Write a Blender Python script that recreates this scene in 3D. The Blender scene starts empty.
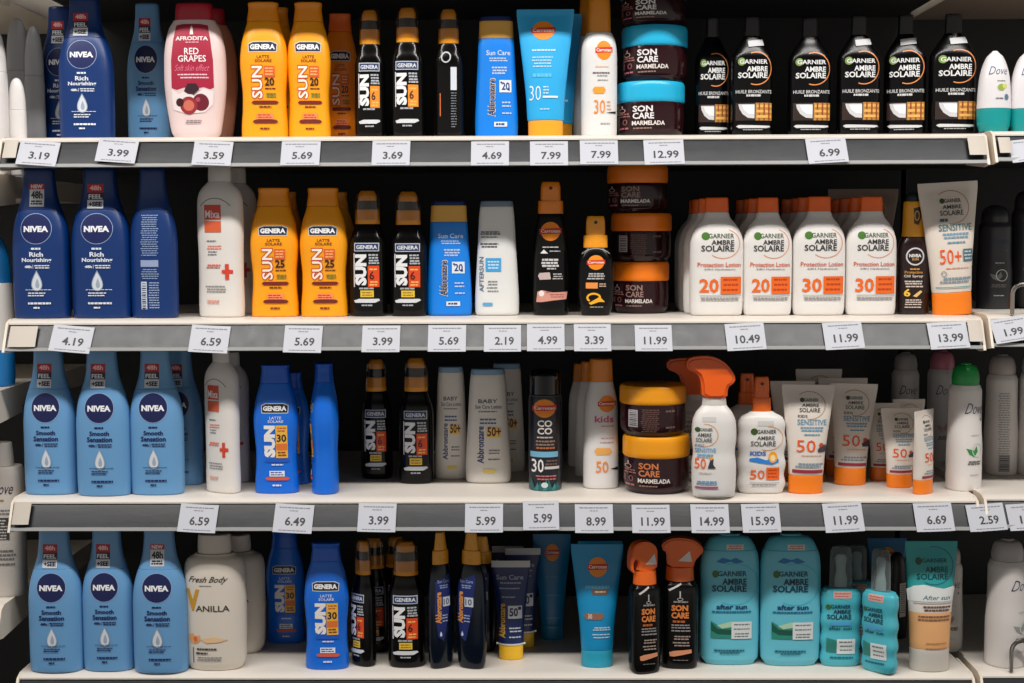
import bpy, bmesh, math, random
from mathutils import Vector, Matrix
R = random.Random(7)
scn = bpy.context.scene
COL = scn.collection

# ------------------------------------------------------------------ camera
F = 1400.0
CX, CD, CZ = 0.0528, 1.9032, 1.45
YAW, PIT, ROL = -0.013418, 0.075563, -0.003525
fw = Vector((math.sin(YAW)*math.cos(PIT), math.cos(YAW)*math.cos(PIT), -math.sin(PIT)))
r0 = Vector((math.cos(YAW), -math.sin(YAW), 0)); u0_ = r0.cross(fw)
rt = math.cos(ROL)*r0 + math.sin(ROL)*u0_
up = -math.sin(ROL)*r0 + math.cos(ROL)*u0_
CAM = Vector((CX, -CD, CZ))
cd = bpy.data.cameras.new('camera'); cam = bpy.data.objects.new('camera', cd); COL.objects.link(cam)
cam.matrix_world = Matrix(((rt.x, up.x, -fw.x, CAM.x), (rt.y, up.y, -fw.y, CAM.y), (rt.z, up.z, -fw.z, CAM.z), (0, 0, 0, 1)))
cd.sensor_width = 36; cd.lens = F/1024*36; cd.clip_end = 50
scn.camera = cam

def ray(u, v): return (fw*F + rt*(u-512) - up*(v-341.5)).normalized()
def at_y(u, v, y):
    d = ray(u, v); return CAM + d*((y-CAM.y)/d.y)
def at_z(u, v, z):
    d = ray(u, v); return CAM + d*((z-CAM.z)/d.z)
def depth(p): return (p-CAM).dot(fw)

# ------------------------------------------------------------------ materials
def lin(c):
    return tuple(((x/255)/12.92 if x/255 <= .04045 else ((x/255+.055)/1.055)**2.4) for x in c[:3]) + (1,)
MATS = {}
def M(c, rough=.38, kind='plastic', spec=.5):
    key = (c, rough, kind, spec)
    if key in MATS: return MATS[key]
    m = bpy.data.materials.new('%s_%d_%d_%d' % (kind, *c[:3])); m.use_nodes = True
    nt = m.node_tree; nt.nodes.clear(); N = nt.nodes.new; Lk = nt.links.new
    out = N('ShaderNodeOutputMaterial')
    tc = N('ShaderNodeTexCoord'); no = N('ShaderNodeTexNoise'); no.inputs['Scale'].default_value = 60
    Lk(tc.outputs['Object'], no.inputs['Vector'])
    if kind in ('clear', 'frost'):
        tr = N('ShaderNodeBsdfTransparent'); tr.inputs['Color'].default_value = lin(c)
        gl = N('ShaderNodeBsdfGlossy'); gl.inputs['Roughness'].default_value = rough
        lw = N('ShaderNodeLayerWeight'); lw.inputs['Blend'].default_value = .25
        mr = N('ShaderNodeMath'); mr.operation = 'MULTIPLY_ADD'; mr.inputs[1].default_value = .5; mr.inputs[2].default_value = .03
        mx = N('ShaderNodeMixShader'); Lk(lw.outputs['Facing'], mr.inputs[0]); Lk(mr.outputs[0], mx.inputs[0])
        if kind == 'frost':
            mr.inputs[2].default_value = .12
            df = N('ShaderNodeBsdfPrincipled'); df.inputs['Base Color'].default_value = lin(c); df.inputs['Roughness'].default_value = .3; gl = df
        Lk(tr.outputs[0], mx.inputs[1]); Lk(gl.outputs[0], mx.inputs[2]); Lk(mx.outputs[0], out.inputs[0])
        MATS[key] = m; return m
    b = N('ShaderNodeBsdfPrincipled'); Lk(b.outputs[0], out.inputs[0])
    mp = N('ShaderNodeMapRange'); mp.inputs['To Min'].default_value = max(.03, rough-.06); mp.inputs['To Max'].default_value = rough+.06
    Lk(no.outputs['Fac'], mp.inputs['Value']); Lk(mp.outputs[0], b.inputs['Roughness'])
    b.inputs['Specular IOR Level'].default_value = spec
    if kind == 'metal': b.inputs['Metallic'].default_value = 1
    hs = N('ShaderNodeHueSaturation'); hs.inputs['Color'].default_value = lin(c)
    m2 = N('ShaderNodeMapRange'); m2.inputs['To Min'].default_value = .96; m2.inputs['To Max'].default_value = 1.04
    no2 = N('ShaderNodeTexNoise'); no2.inputs['Scale'].default_value = 14; no2.inputs['Detail'].default_value = 5
    Lk(tc.outputs['Object'], no2.inputs['Vector']); Lk(no2.outputs['Fac'], m2.inputs['Value']); Lk(m2.outputs[0], hs.inputs['Value'])
    Lk(hs.outputs[0], b.inputs['Base Color'])
    if kind in ('paint', 'rail'):
        no3 = N('ShaderNodeTexNoise'); no3.inputs['Scale'].default_value = 9 if kind == 'rail' else 120
        no3.inputs['Detail'].default_value = 6; no3.inputs['Roughness'].default_value = .65
        mpp = N('ShaderNodeMapping'); mpp.inputs['Scale'].default_value = (1, 1, 4) if kind == 'rail' else (1, 1, 1)
        Lk(tc.outputs['Object'], mpp.inputs[0]); Lk(mpp.outputs[0], no3.inputs['Vector'])
        bu = N('ShaderNodeBump'); bu.inputs['Strength'].default_value = .12; bu.inputs['Distance'].default_value = .002
        Lk(no3.outputs['Fac'], bu.inputs['Height']); Lk(bu.outputs[0], b.inputs['Normal'])
        if kind == 'rail': m2.inputs['To Min'].default_value = .7; m2.inputs['To Max'].default_value = 1.3
    MATS[key] = m; return m

# ------------------------------------------------------------------ mesh helpers
def tag(o, label=None, cat=None, group=None, kind=None):
    if label: o['label'] = label
    if cat: o['category'] = cat
    if group: o['group'] = group
    if kind: o['kind'] = kind
    return o
def link(name, me, parent=None):
    o = bpy.data.objects.new(name, me); COL.objects.link(o)
    if parent: o.parent = parent
    return o
def to_mesh(name, bm, mats, smooth=True, angle=38):
    me = bpy.data.meshes.new(name); bm.to_mesh(me); bm.free()
    for m in mats: me.materials.append(m)
    if smooth:
        me.polygons.foreach_set('use_smooth', [True]*len(me.polygons))
        me.set_sharp_from_angle(angle=math.radians(angle))
    me.update(); return me

TXT = {}
def text_geo(s, bold=.0):
    key = (s, bold)
    if key in TXT: return TXT[key]
    cu = bpy.data.curves.new('txt', 'FONT'); cu.body = s; cu.resolution_u = 2; cu.offset = bold; cu.size = 1
    o = bpy.data.objects.new('txt', cu); COL.objects.link(o)
    dg = bpy.context.evaluated_depsgraph_get(); dg.update()
    ev = o.evaluated_get(dg); me = ev.to_mesh()
    vs = [(v.co.x, v.co.y) for v in me.vertices]; fs = [tuple(p.vertices) for p in me.polygons]
    ev.to_mesh_clear(); bpy.data.objects.remove(o); bpy.data.curves.remove(cu)
    xs = [v[0] for v in vs]; ys = [v[1] for v in vs]
    x0, x1, y0, y1 = min(xs), max(xs), min(ys), max(ys)
    vs = [((x-x0)/(x1-x0), (y-y0)/(y1-y0)) for x, y in vs]
    TXT[key] = (vs, fs); return TXT[key]

def flat_shapes(el):
    """an element in crop pixels (y down) -> (verts, faces, colour)"""
    k = el[0]
    if k in ('t', 'tr'):
        _, s, x0, x1, y0, y1, c = el[:7]; o = el[7] if len(el) > 7 else {}
        vs, fs = text_geo(s, o.get('b', .012)); sh = o.get('sh', 0)
        if k == 't': V = [(x0+(x1-x0)*a+sh*(y1-y0)*(b-.5), y1+(y0-y1)*b) for a, b in vs]
        else: V = [(x1+(x0-x1)*b, y1+(y0-y1)*a) for a, b in vs]      # reads upward
        return V, fs, c
    if k == 'r':
        _, x0, x1, y0, y1, c = el[:6]
        return [(x0, y1), (x1, y1), (x1, y0), (x0, y0)], [(0, 1, 2, 3)], c
    if k == 'e':
        _, x, y, rx, ry, c = el[:6]; n = 28
        return [(x+rx*math.cos(2*math.pi*i/n), y-ry*math.sin(2*math.pi*i/n)) for i in range(n)], [tuple(range(n))], c
    if k == 'ring':
        _, x, y, rx, ry, t, c = el[:7]; a0, a1 = el[7:9] if len(el) > 7 else (0, 360)
        n = 36; V = []; Fs = []
        for i in range(n+1):
            a = math.radians(a0+(a1-a0)*i/n)
            V += [(x+rx*math.cos(a), y-ry*math.sin(a)), (x+(rx-t)*math.cos(a), y-(ry-t)*math.sin(a))]
        for i in range(n): Fs.append((2*i, 2*i+2, 2*i+3, 2*i+1))
        return V, Fs, c
    if k == 'p':
        return list(el[1]), [tuple(range(len(el[1])))], el[2]
    if k == 'drop':
        _, x, y, w, h, c = el[:6]; n = 26; V = []
        for i in range(n):
            t = 2*math.pi*i/n
            V.append((x+w/2*math.sin(t)*math.sin(t/2)**1.3*1.1, y-h/2*math.cos(t)))
        return V, [tuple(range(n))], c
    if k == 'bars':                                             # lines of unreadably small print
        _, x0, x1, ys, h, c = el[:6]; V = []; Fs = []; rr = random.Random(int(x0*7+ys[0]))
        for y in ys:
            e = (x1-x0)*.12; a = x0+rr.uniform(0, e); b = x1-rr.uniform(0, e); x = a
            while x < b-2:
                w = min(b-x, rr.uniform(6, 16)); i = len(V)
                V += [(x, y+h/2), (x+w, y+h/2), (x+w, y-h/2), (x, y-h/2)]; Fs.append((i, i+1, i+2, i+3)); x += w+2
        return V, Fs, c

def interp(prof):
    """prof: rows (z, hw, hd, n) bottom to top -> dense rows; equal z makes a sharp step"""
    runs = [[prof[0]]]
    for p in prof[1:]:
        if abs(p[0]-runs[-1][-1][0]) < 1e-7: runs.append([p])
        else: runs[-1].append(p)
    out = []
    for run in runs:
        if len(run) < 3: out += run; continue
        for i in range(len(run)-1):
            p0 = run[max(i-1, 0)]; p1 = run[i]; p2 = run[i+1]; p3 = run[min(i+2, len(run)-1)]
            ns = 4 if (p2[0]-p1[0]) > .006 else 2
            for k in range(ns):
                t = k/ns; row = [p1[0]+(p2[0]-p1[0])*t]
                for q in (1, 2, 3):
                    # monotone cubic
                    h = p2[0]-p1[0]; dl = (p2[q]-p1[q])/h
                    def sl(a, b, c_):
                        h0, h1 = b[0]-a[0], c_[0]-b[0]
                        if h0 <= 0 or h1 <= 0: return dl
                        d0, d1 = (b[q]-a[q])/h0, (c_[q]-b[q])/h1
                        return 0 if d0*d1 <= 0 else 2*d0*d1/(d0+d1)
                    m1 = sl(p0, p1, p2) if i > 0 else dl
                    m2 = sl(p1, p2, p3) if i+2 < len(run) else dl
                    row.append((2*t**3-3*t*t+1)*p1[q]+(t**3-2*t*t+t)*h*m1+(-2*t**3+3*t*t)*p2[q]+(t**3-t*t)*h*m2)
                out.append(tuple(row))
        out.append(run[-1])
    return out

SEG = 36
def build_part(P, cx, yb, k, dr0):
    """P: part spec in crop pixels -> mesh in metres, base at z=0"""
    dr = P.get('dr', dr0); n = P.get('n', 2.4); dx = P.get('dx', 0)*k; dy = P.get('dy', 0)*k
    rows = []
    for p in P['p']:
        hd = p[2] if len(p) > 2 else p[1]*dr
        rows.append(((yb-p[0])*k, p[1]*k, hd*k, p[3] if len(p) > 3 else n))
    rows.sort(key=lambda a: a[0]) if P.get('sort', True) else None
    for end, r in ((0, P.get('rb', 3)*k), (-1, P.get('rt', 3)*k)):
        z, w, d, e = rows[end]; s = 1 if end == 0 else -1
        if r <= 0: continue
        r = min(r, w*.9, d*.9)
        add = [(z, w-r, max(d-r, d*.1), e), (z+s*r*.29, w-r*.29, d-r*.29, e), (z+s*r, w, d, e)]
        rows = (add + rows[1:]) if end == 0 else (rows[:-1] + add[::-1])
    rows = [rows[0]] + [b for a, b in zip(rows, rows[1:]) if b[0] >= a[0]-1e-9]
    dense = interp(rows)
    for by, _ in P.get('bands', []):
        zb = (yb-by)*k
        for i in range(len(dense)-1):
            if dense[i][0] < zb-1e-6 and dense[i+1][0] > zb+1e-6:
                t = (zb-dense[i][0])/(dense[i+1][0]-dense[i][0])
                dense.insert(i+1, tuple(a+(b-a)*t for a, b in zip(dense[i], dense[i+1]))); break
    bm = bmesh.new(); rings = []
    for z, w, d, e in dense:
        ring = []
        for i in range(SEG):
            a = 2*math.pi*i/SEG; ca, sa = math.cos(a), math.sin(a)
            x = w*math.copysign(abs(ca)**(2/e), ca); y = d*math.copysign(abs(sa)**(2/e), sa)
            ring.append(bm.verts.new((x+dx, y+dy, z)))
        rings.append(ring)
    mats = [P['m']]
    bands = P.get('bands', [])
    for by, bmat in bands: mats.append(bmat)
    for a, b in zip(rings, rings[1:]):
        zc = (a[0].co.z+b[0].co.z)/2; mi = 0
        for j, (by, _) in enumerate(bands):
            if zc < (yb-by)*k: mi = j+1
        for i in range(SEG):
            f = bm.faces.new((a[i], a[(i+1) % SEG], b[(i+1) % SEG], b[i])); f.material_index = mi
    f = bm.faces.new(rings[0][::-1]); f.material_index = len(bands) if bands else 0
    if not P.get('open'): bm.faces.new(rings[-1])
    zs = [r[0] for r in dense]
    def surf(x, z):
        z = min(max(z, zs[0]), zs[-1]); lo, hi = 0, len(zs)-1
        while hi-lo > 1:
            mid = (lo+hi)//2
            if zs[mid] <= z: lo = mid
            else: hi = mid
        a, b = dense[lo], dense[hi]; t = 0 if b[0] == a[0] else (z-a[0])/(b[0]-a[0])
        w = a[1]+(b[1]-a[1])*t; d = a[2]+(b[2]-a[2])*t; e = a[3]+(b[3]-a[3])*t
        q = min(abs(x)/max(w, 1e-6), .995)
        return d*(1-q**e)**(1/e)
    side = P.get('side', 0)
    for li, el in enumerate(P.get('pr', [])):
        V, Fs, c = flat_shapes(el)
        m = M(c, .42)
        if m not in mats: mats.append(m)
        mi = mats.index(m)
        b2 = bmesh.new(); vv = [b2.verts.new(((x-cx)*k, 0, (yb-y)*k)) for x, y in V]
        for fi in Fs:
            try: b2.faces.new([vv[i] for i in fi])
            except ValueError: pass
        x0 = min(v.co.x for v in vv); x1 = max(v.co.x for v in vv); z0 = min(v.co.z for v in vv); z1 = max(v.co.z for v in vv)
        st = .003
        if el[0] in ('e', 'p', 'drop'): bmesh.ops.triangulate(b2, faces=b2.faces[:])
        if x1-x0 > st:
            q = math.floor(x0/st)+1
            while q*st < x1:
                bmesh.ops.bisect_plane(b2, geom=b2.verts[:]+b2.edges[:]+b2.faces[:], plane_co=(q*st, 0, 0), plane_no=(1, 0, 0)); q += 1
        zt = .003 if el[0] != 'tr' else .004
        if z1-z0 > zt and el[0] != 'bars':
            q = math.floor(z0/zt)+1
            while q*zt < z1:
                bmesh.ops.bisect_plane(b2, geom=b2.verts[:]+b2.edges[:]+b2.faces[:], plane_co=(0, 0, q*zt), plane_no=(0, 0, 1)); q += 1
        mp = {}; off = .00035+.00007*li
        for v in b2.verts: mp[v] = bm.verts.new((v.co.x+dx, dy-surf(v.co.x, v.co.z)-off, v.co.z))
        for f in b2.faces:
            try:
                g = bm.faces.new([mp[v] for v in f.verts]); g.material_index = mi
                g.normal_update()
                if g.normal.y > 0: g.normal_flip()
            except ValueError: pass
        b2.free()
    return to_mesh(P['name'], bm, mats)

def build_prism(P, cx, yb, k):
    """side outline in crop pixels given a real thickness, with rounded edges"""
    bm = bmesh.new(); th = P['th']*k/2; dy = P.get('dy', 0)*k
    pts = [((x-cx)*k, (yb-y)*k) for x, y in P['prism']]
    # smooth the outline once
    if P.get('sm', 1):
        q = []
        for i in range(len(pts)):
            a, b = Vector(pts[i]), Vector(pts[(i+1) % len(pts)])
            q += [a*.75+b*.25, a*.25+b*.75]
        pts = [(v.x, v.y) for v in q]
    vs = [bm.verts.new((x, dy-th, z)) for x, z in pts]
    f = bm.faces.new(vs)
    ext = bmesh.ops.extrude_face_region(bm, geom=[f])
    for v in ext['geom']:
        if isinstance(v, bmesh.types.BMVert): v.co.y += 2*th
    bmesh.ops.recalc_face_normals(bm, faces=bm.faces[:])
    es = [e for e in bm.edges if len(e.link_faces) == 2 and any(len(g.verts) > 4 for g in e.link_faces)]
    bmesh.ops.bevel(bm, geom=es, offset=min(th*.45, .004), segments=2, affect='EDGES', clamp_overlap=True)
    mats = [P['m']]
    for li, el in enumerate(P.get('pr', [])):
        V, Fs, c = flat_shapes(el); m = M(c, .42); mats.append(m)
        vv = [bm.verts.new(((x-cx)*k, dy-th-.0004-.0001*li, (yb-y)*k)) for x, y in V]
        for fi in Fs:
            g = bm.faces.new([vv[i] for i in fi]); g.material_index = len(mats)-1
            g.normal_update()
            if g.normal.y > 0: g.normal_flip()
    return to_mesh(P['name'], bm, mats, angle=30)

PXM = 735.0            # picture pixels per metre at the shelf front
class D:
    def __init__(s, name, cat, sc, cx, hw, yt, yb, dr, parts, group=None):
        s.name, s.cat, s.group = name, cat, group
        s.k = 1/(sc*PXM); s.W = 2*hw*s.k; s.H = (yb-yt)*s.k; s.meshes = []
        s.hd = hw*dr*s.k
        for P in parts:
            me = build_prism(P, cx, yb, s.k) if 'prism' in P else build_part(P, cx, yb, s.k, dr)
            s.meshes.append((P['name'], me, P.get('par'), P.get('lab')))

def put(d, u0, u1, vt, row, label, vb=None, yd=.05, yaw=0, tilt=0, uc=None, w=True, group=None, H=None, W=None, cat=None):
    z = Z[row] if isinstance(row, int) else row
    um = uc if uc is not None else (u0+u1)/2
    if vb is not None: yd = at_z(um, vb+1.2, z).y
    y = yd + d.hd
    p = at_y(um, vt if vt is not None else 300, y); x = p.x
    for _ in range(3):                                          # the sides were read low on the body, so place it there
        q = Vector((x, y, z+.3*(p.z-z))) - CAM
        vm = 341.5-F*q.dot(up)/q.dot(fw); x = at_y(um, vm, y).x; dep = q.dot(fw)
    sx = (u1-u0)*dep/F/d.W
    sz = (p.z-z)/d.H if vt is not None else sx
    if not w: sx = sz
    root = bpy.data.objects.new(d.name, None); COL.objects.link(root); root.empty_display_size = .02
    root.location = (x, y, z)
    root.rotation_euler = (0, math.radians(tilt), math.radians(yaw)); root.scale = (sx, sx if sx < 1.4 else 1, sz)
    tag(root, label, d.cat if cat is None else cat, group or d.group)
    made = {}
    for nm, me, par, lab in d.meshes:
        o = link(nm, me, made.get(par, root)); made[nm] = o
        if lab: o['label'] = lab
    return root

Z = {0: 1.8345, 1: 1.5855, 2: 1.3375, 3: 1.0900, 4: .8420}
# ------------------------------------------------------------------ colours
WHITE = (232, 228, 224); INK = (22, 24, 32); NAVY = (14, 28, 88); SILVER = (205, 210, 216)
YEL = (252, 164, 14); AMB = (238, 150, 18); ORG = (240, 112, 10); RED = (190, 30, 36); BLK = (13, 12, 13)
GREY = (120, 122, 126)

def shift(pr, f):
    out = []
    for e in pr:
        e = list(e); k = e[0]
        if k in ('t', 'tr'): d = f(e[4]); e[4] += d; e[5] += d
        elif k == 'r': d = f(e[3]); e[3] += d; e[4] += d
        elif k in ('e', 'ring', 'drop'): e[2] += f(e[2])
        elif k == 'p': d = f(min(q[1] for q in e[1])); e[1] = [(x, y+d) for x, y in e[1]]
        elif k == 'bars': d = f(e[3][0]); e[3] = [y+d for y in e[3]]
        out.append(tuple(e))
    return out
def part(name, m, p, **k): return dict(name=name, m=m, p=p, **k)
def mc(c, r=.38): return M(c, r)

# ---- body lotion with wide flush cap
def nivea(body, line1, line2, ink, disc, new=False, back=False):
    cx, yb = 352, 553
    pr = []
    if not back:
        pr = [('ring', cx, 228, 56, 56, 5, (150, 170, 205)), ('e', cx, 228, 54, 54, disc), ('t', 'NIVEA', 308, 396, 218, 240, (238, 240, 244), {'b': .05}),
              ('bars', 330, 374, [300], 7, ink), ('t', line1, 352-len(line1)*6.2, 352+len(line1)*6.2, 312, 329, ink, {'b': .03}),
              ('t', line2, 352-len(line2)*5.3, 352+len(line2)*5.3, 333, 352, ink, {'b': .03}),
              ('t', '48h', 309, 335, 360, 370, ink, {'b': .04}), ('r', 339, 340.5, 358, 372, ink), ('bars', 344, 398, [361, 369], 4, ink),
              ('drop', cx, 415, 50, 76, (150, 165, 185)), ('drop', cx, 417, 42, 66, (214, 220, 228)), ('drop', cx+2, 424, 18, 36, (160, 172, 190)),
              ('bars', 300, 418, [448], 2, ink), ('bars', 318, 386, [460, 469], 4, ink), ('bars', 308, 400, [497], 7, ink), ('bars', 338, 364, [513], 6, ink)]
    else:
        pr = [('bars', 312, 392, [180+i*8 for i in range(19)], 3, (150, 170, 205)), ('r', 312, 390, 342, 366, (150, 165, 200)),
              ('bars', 312, 392, [376+i*8 for i in range(5)], 3, (150, 170, 205)), ('r', 312, 338, 420, 520, (205, 212, 225)),
              ('bars', 344, 392, [424+i*9 for i in range(11)], 4, (150, 170, 205))]
        for i in range(12): pr.append(('r', 316, 334, 426+i*8, 428+i*8+(i % 3), (40, 50, 90)))
    cp = []
    if not back:
        if new: cp = [('r', 327, 379, 66, 86, RED), ('t', 'NEW', 332, 374, 69, 83, WHITE, {'b': .04}), ('r', 327, 379, 86, 148, (206, 208, 212)),
                      ('t', '48h', 332, 374, 92, 120, INK, {'b': .04}), ('bars', 331, 375, [129, 138], 6, INK)]
        else: cp = [('r', 318, 374, 67, 98, (178, 24, 34)), ('t', '48h', 326, 366, 72, 90, (250, 190, 190), {'b': .04}), ('r', 318, 374, 98, 124, (20, 26, 62)),
                    ('t', 'FEEL', 322, 370, 104, 120, (225, 228, 232), {'b': .03}), ('r', 318, 374, 124, 155, (210, 212, 218)),
                    ('t', '+SEE', 323, 369, 131, 149, (20, 26, 62), {'b': .05})]
    return [part('body', mc(body, .36), [(553, 100), (480, 102), (300, 102), (240, 98), (195, 89), (161, 78)], pr=pr, rb=8, rt=1, n=2.5),
            part('cap', mc(body, .33), [(160, 78), (140, 71), (115, 64), (80, 59), (40, 56), (8, 55)], pr=cp, rb=0, rt=8, n=2.5)]
G_N = 'blue body lotion bottles'
RICH = (2, 48, 110); SMOOTH = (104, 158, 206)
d_rich = D('lotion_bottle', 'bottle', 3.594, 352, 102, 8, 553, .56, nivea(RICH, 'Rich', 'Nourishing', (225, 230, 240), NAVY), G_N)
d_richnew = D('lotion_bottle', 'bottle', 3.594, 352, 102, 8, 553, .56, nivea(RICH, 'Rich', 'Nourishing', (225, 230, 240), NAVY, True), G_N)
d_richback = D('lotion_bottle', 'bottle', 3.594, 352, 102, 8, 553, .56, nivea(RICH, '', '', NAVY, NAVY, back=True), G_N)
d_smooth = D('lotion_bottle', 'bottle', 3.594, 352, 102, 8, 553, .56, nivea(SMOOTH, 'Smooth', 'Sensation', NAVY, (13, 24, 78)), G_N)
d_smoothnew = D('lotion_bottle', 'bottle', 3.594, 352, 102, 8, 553, .56, nivea(SMOOTH, 'Smooth', 'Sensation', NAVY, (13, 24, 78), True), G_N)

# ---- waisted sun milk
def genera(body, cap, spf, blue=False, labelled=True):
    cx = 412
    dark = (110, 40, 20) if not blue else (225, 230, 240)
    pr = []
    if labelled:
        pr = [('p', [(362, 228), (380, 220), (450, 220), (468, 228), (466, 257), (364, 257)], (205, 205, 205)),
              ('p', [(365, 230), (382, 223), (448, 223), (465, 230), (463, 254), (367, 254)], (18, 26, 62) if not blue else (10, 16, 40)),
              ('t', 'GENERA', 370, 460, 230, 248, (240, 240, 240), {'b': .05}),
              ('t', 'LATTE', 395, 440, 268, 278, dark), ('t', 'SOLARE', 388, 448, 281, 291, dark),
              ('tr', 'SUN', 372, 416, 300, 416, (205, 70, 30) if not blue else (240, 240, 245), {'b': .07}),
              ('tr', 'SUN', 375, 413, 304, 413, (250, 238, 226), {'b': .02})]
        if not blue:
            pr += [('r', 420, 458, 304, 341, (226, 96, 40)), ('bars', 424, 455, [312, 322, 332], 4, (250, 190, 120)),
                   ('t', spf, 422, 456, 343, 371, (70, 28, 18), {'b': .03}), ('bars', 422, 462, [380], 4, dark), ('bars', 424, 462, [398, 407], 6, (120, 130, 40))]
        else:
            pr += [('r', 418, 462, 300, 418, (244, 186, 70)), ('bars', 422, 458, [310, 320], 5, (200, 90, 40)),
                   ('t', spf, 422, 458, 332, 360, (40, 28, 40), {'b': .03}), ('r', 420, 460, 366, 390, (232, 120, 50)), ('bars', 422, 458, [398, 408], 6, (150, 70, 30))]
        pr += [('p', [(372, 427), (380, 421), (462, 421), (470, 427), (462, 433), (380, 433)], (120, 30, 20) if not blue else (24, 90, 200)),
               ('bars', 395, 446, [442], 5, dark), ('r', 392, 450, 464, 484, (244, 140, 90) if not blue else (230, 235, 245)),
               ('bars', 396, 446, [470, 478], 4, (190, 50, 30) if not blue else (30, 60, 150)),
               ('p', [(376, 492), (384, 486), (460, 486), (468, 492), (460, 498), (384, 498)], (110, 34, 22) if not blue else (214, 90, 70)), ('bars', 400, 438, [516], 6, dark)]
    return [part('body', mc(body, .34), [(548, 84), (500, 83), (450, 79), (400, 78), (340, 83), (290, 86), (240, 82), (200, 74), (170, 64), (151, 58)], pr=pr, rb=6, rt=1, n=2.5),
            part('cap', mc(cap, .34), [(150, 59), (135, 57), (105, 53), (85, 55)], rb=0, rt=4, n=2.6)]
G_G = 'yellow sun milk bottles'
d_gen25 = D('sun_milk_bottle', 'bottle', 3.594, 412, 86, 85, 548, .58, genera(YEL, (246, 148, 6), '25'), G_G)
d_gen20 = D('sun_milk_bottle', 'bottle', 3.594, 412, 86, 85, 548, .58, genera(YEL, (246, 148, 6), '20'), G_G)
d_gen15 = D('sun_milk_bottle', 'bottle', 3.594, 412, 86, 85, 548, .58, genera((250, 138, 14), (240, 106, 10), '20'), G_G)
BLU = (4, 108, 222)
d_genblue = D('sun_milk_bottle', 'bottle', 3.594, 412, 86, 85, 548, .58, genera(BLU, (6, 92, 206), '30', True), 'blue sun milk bottles')

# ---- dark oil spray with a yellow head under a clear cover
def oil(box, yb2):
    cx = 343
    pr = [('r', 302, 384, 241, 271, (190, 195, 202)), ('r', 305, 381, 244, 268, (26, 44, 96)), ('t', 'GENERA', 309, 378, 249, 263, (220, 224, 230), {'b': .03}),
          ('tr', 'SUN', 304, 343, 282, 392, (236, 236, 238), {'b': .06}), ('r', 300, 303, 278, 398, (230, 230, 235)),
          ('bars', 347, 384, [284, 294, 304, 313], 6, (180, 182, 188)), ('r', 347, 384, 322, 398, box), ('bars', 352, 380, [335, 380, 390], 5, (250, 190, 100)),
          ('t', '6', 352, 368, 342, 372, (70, 20, 14), {'b': .02}), ('bars', 315, 370, [403], 6, (170, 172, 178))]
    if yb2: pr += [('r', 322, 366, 410, 434, (228, 190, 60)), ('bars', 326, 362, [418, 427], 4, (150, 110, 30))]
    pr += [('p', [(300, 446), (318, 440), (382, 440), (386, 446), (370, 454), (304, 454)], (214, 216, 220)), ('bars', 325, 362, [463], 5, (170, 172, 178))]
    pr = shift(pr, lambda y: -9)
    return [part('body', M((8, 7, 7), .16, 'plastic', .28), [(495, 59), (470, 62), (250, 61), (220, 57), (195, 49), (166, 41)], pr=pr, rb=7, rt=1, n=2.3),
            part('collar', mc((236, 154, 24), .3), [(165, 41), (130, 40), (113, 39)], rb=0, rt=2, n=2),
            part('nozzle', mc((18, 18, 26), .3), [(113, 30), (82, 30)], rb=0, rt=0, n=2),
            part('spray_head', mc((238, 160, 40), .3), [(82, 31), (62, 30), (46, 25)], rb=1, rt=6, n=2),
            part('clear_cap', M((232, 226, 214), .06, 'clear'), [(150, 44), (110, 43), (60, 39), (40, 34)], rb=0, rt=8, n=2)]
d_oil = D('oil_spray_bottle', 'spray bottle', 3.594, 343, 62, 40, 495, .72, oil((226, 74, 24), True), 'dark sun oil sprays')
d_oil2 = D('oil_spray_bottle', 'spray bottle', 3.594, 343, 62, 40, 495, .72, oil((240, 146, 40), False), 'dark sun oil sprays')
def oil_back():
    P = oil((0, 0, 0), False)
    P[0]['pr'] = [('ring', 343, 215, 20, 20, 5, (190, 190, 195)), ('r', 362, 384, 250, 330, (214, 218, 228)), ('bars', 362, 384, [340+i*9 for i in range(14)], 3, (120, 125, 132)), ('r', 318, 322, 340, 420, (220, 110, 50))]
    return P
d_oilback = D('oil_spray_bottle', 'spray bottle', 3.594, 343, 62, 40, 495, .72, oil_back(), 'dark sun oil sprays')

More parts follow.
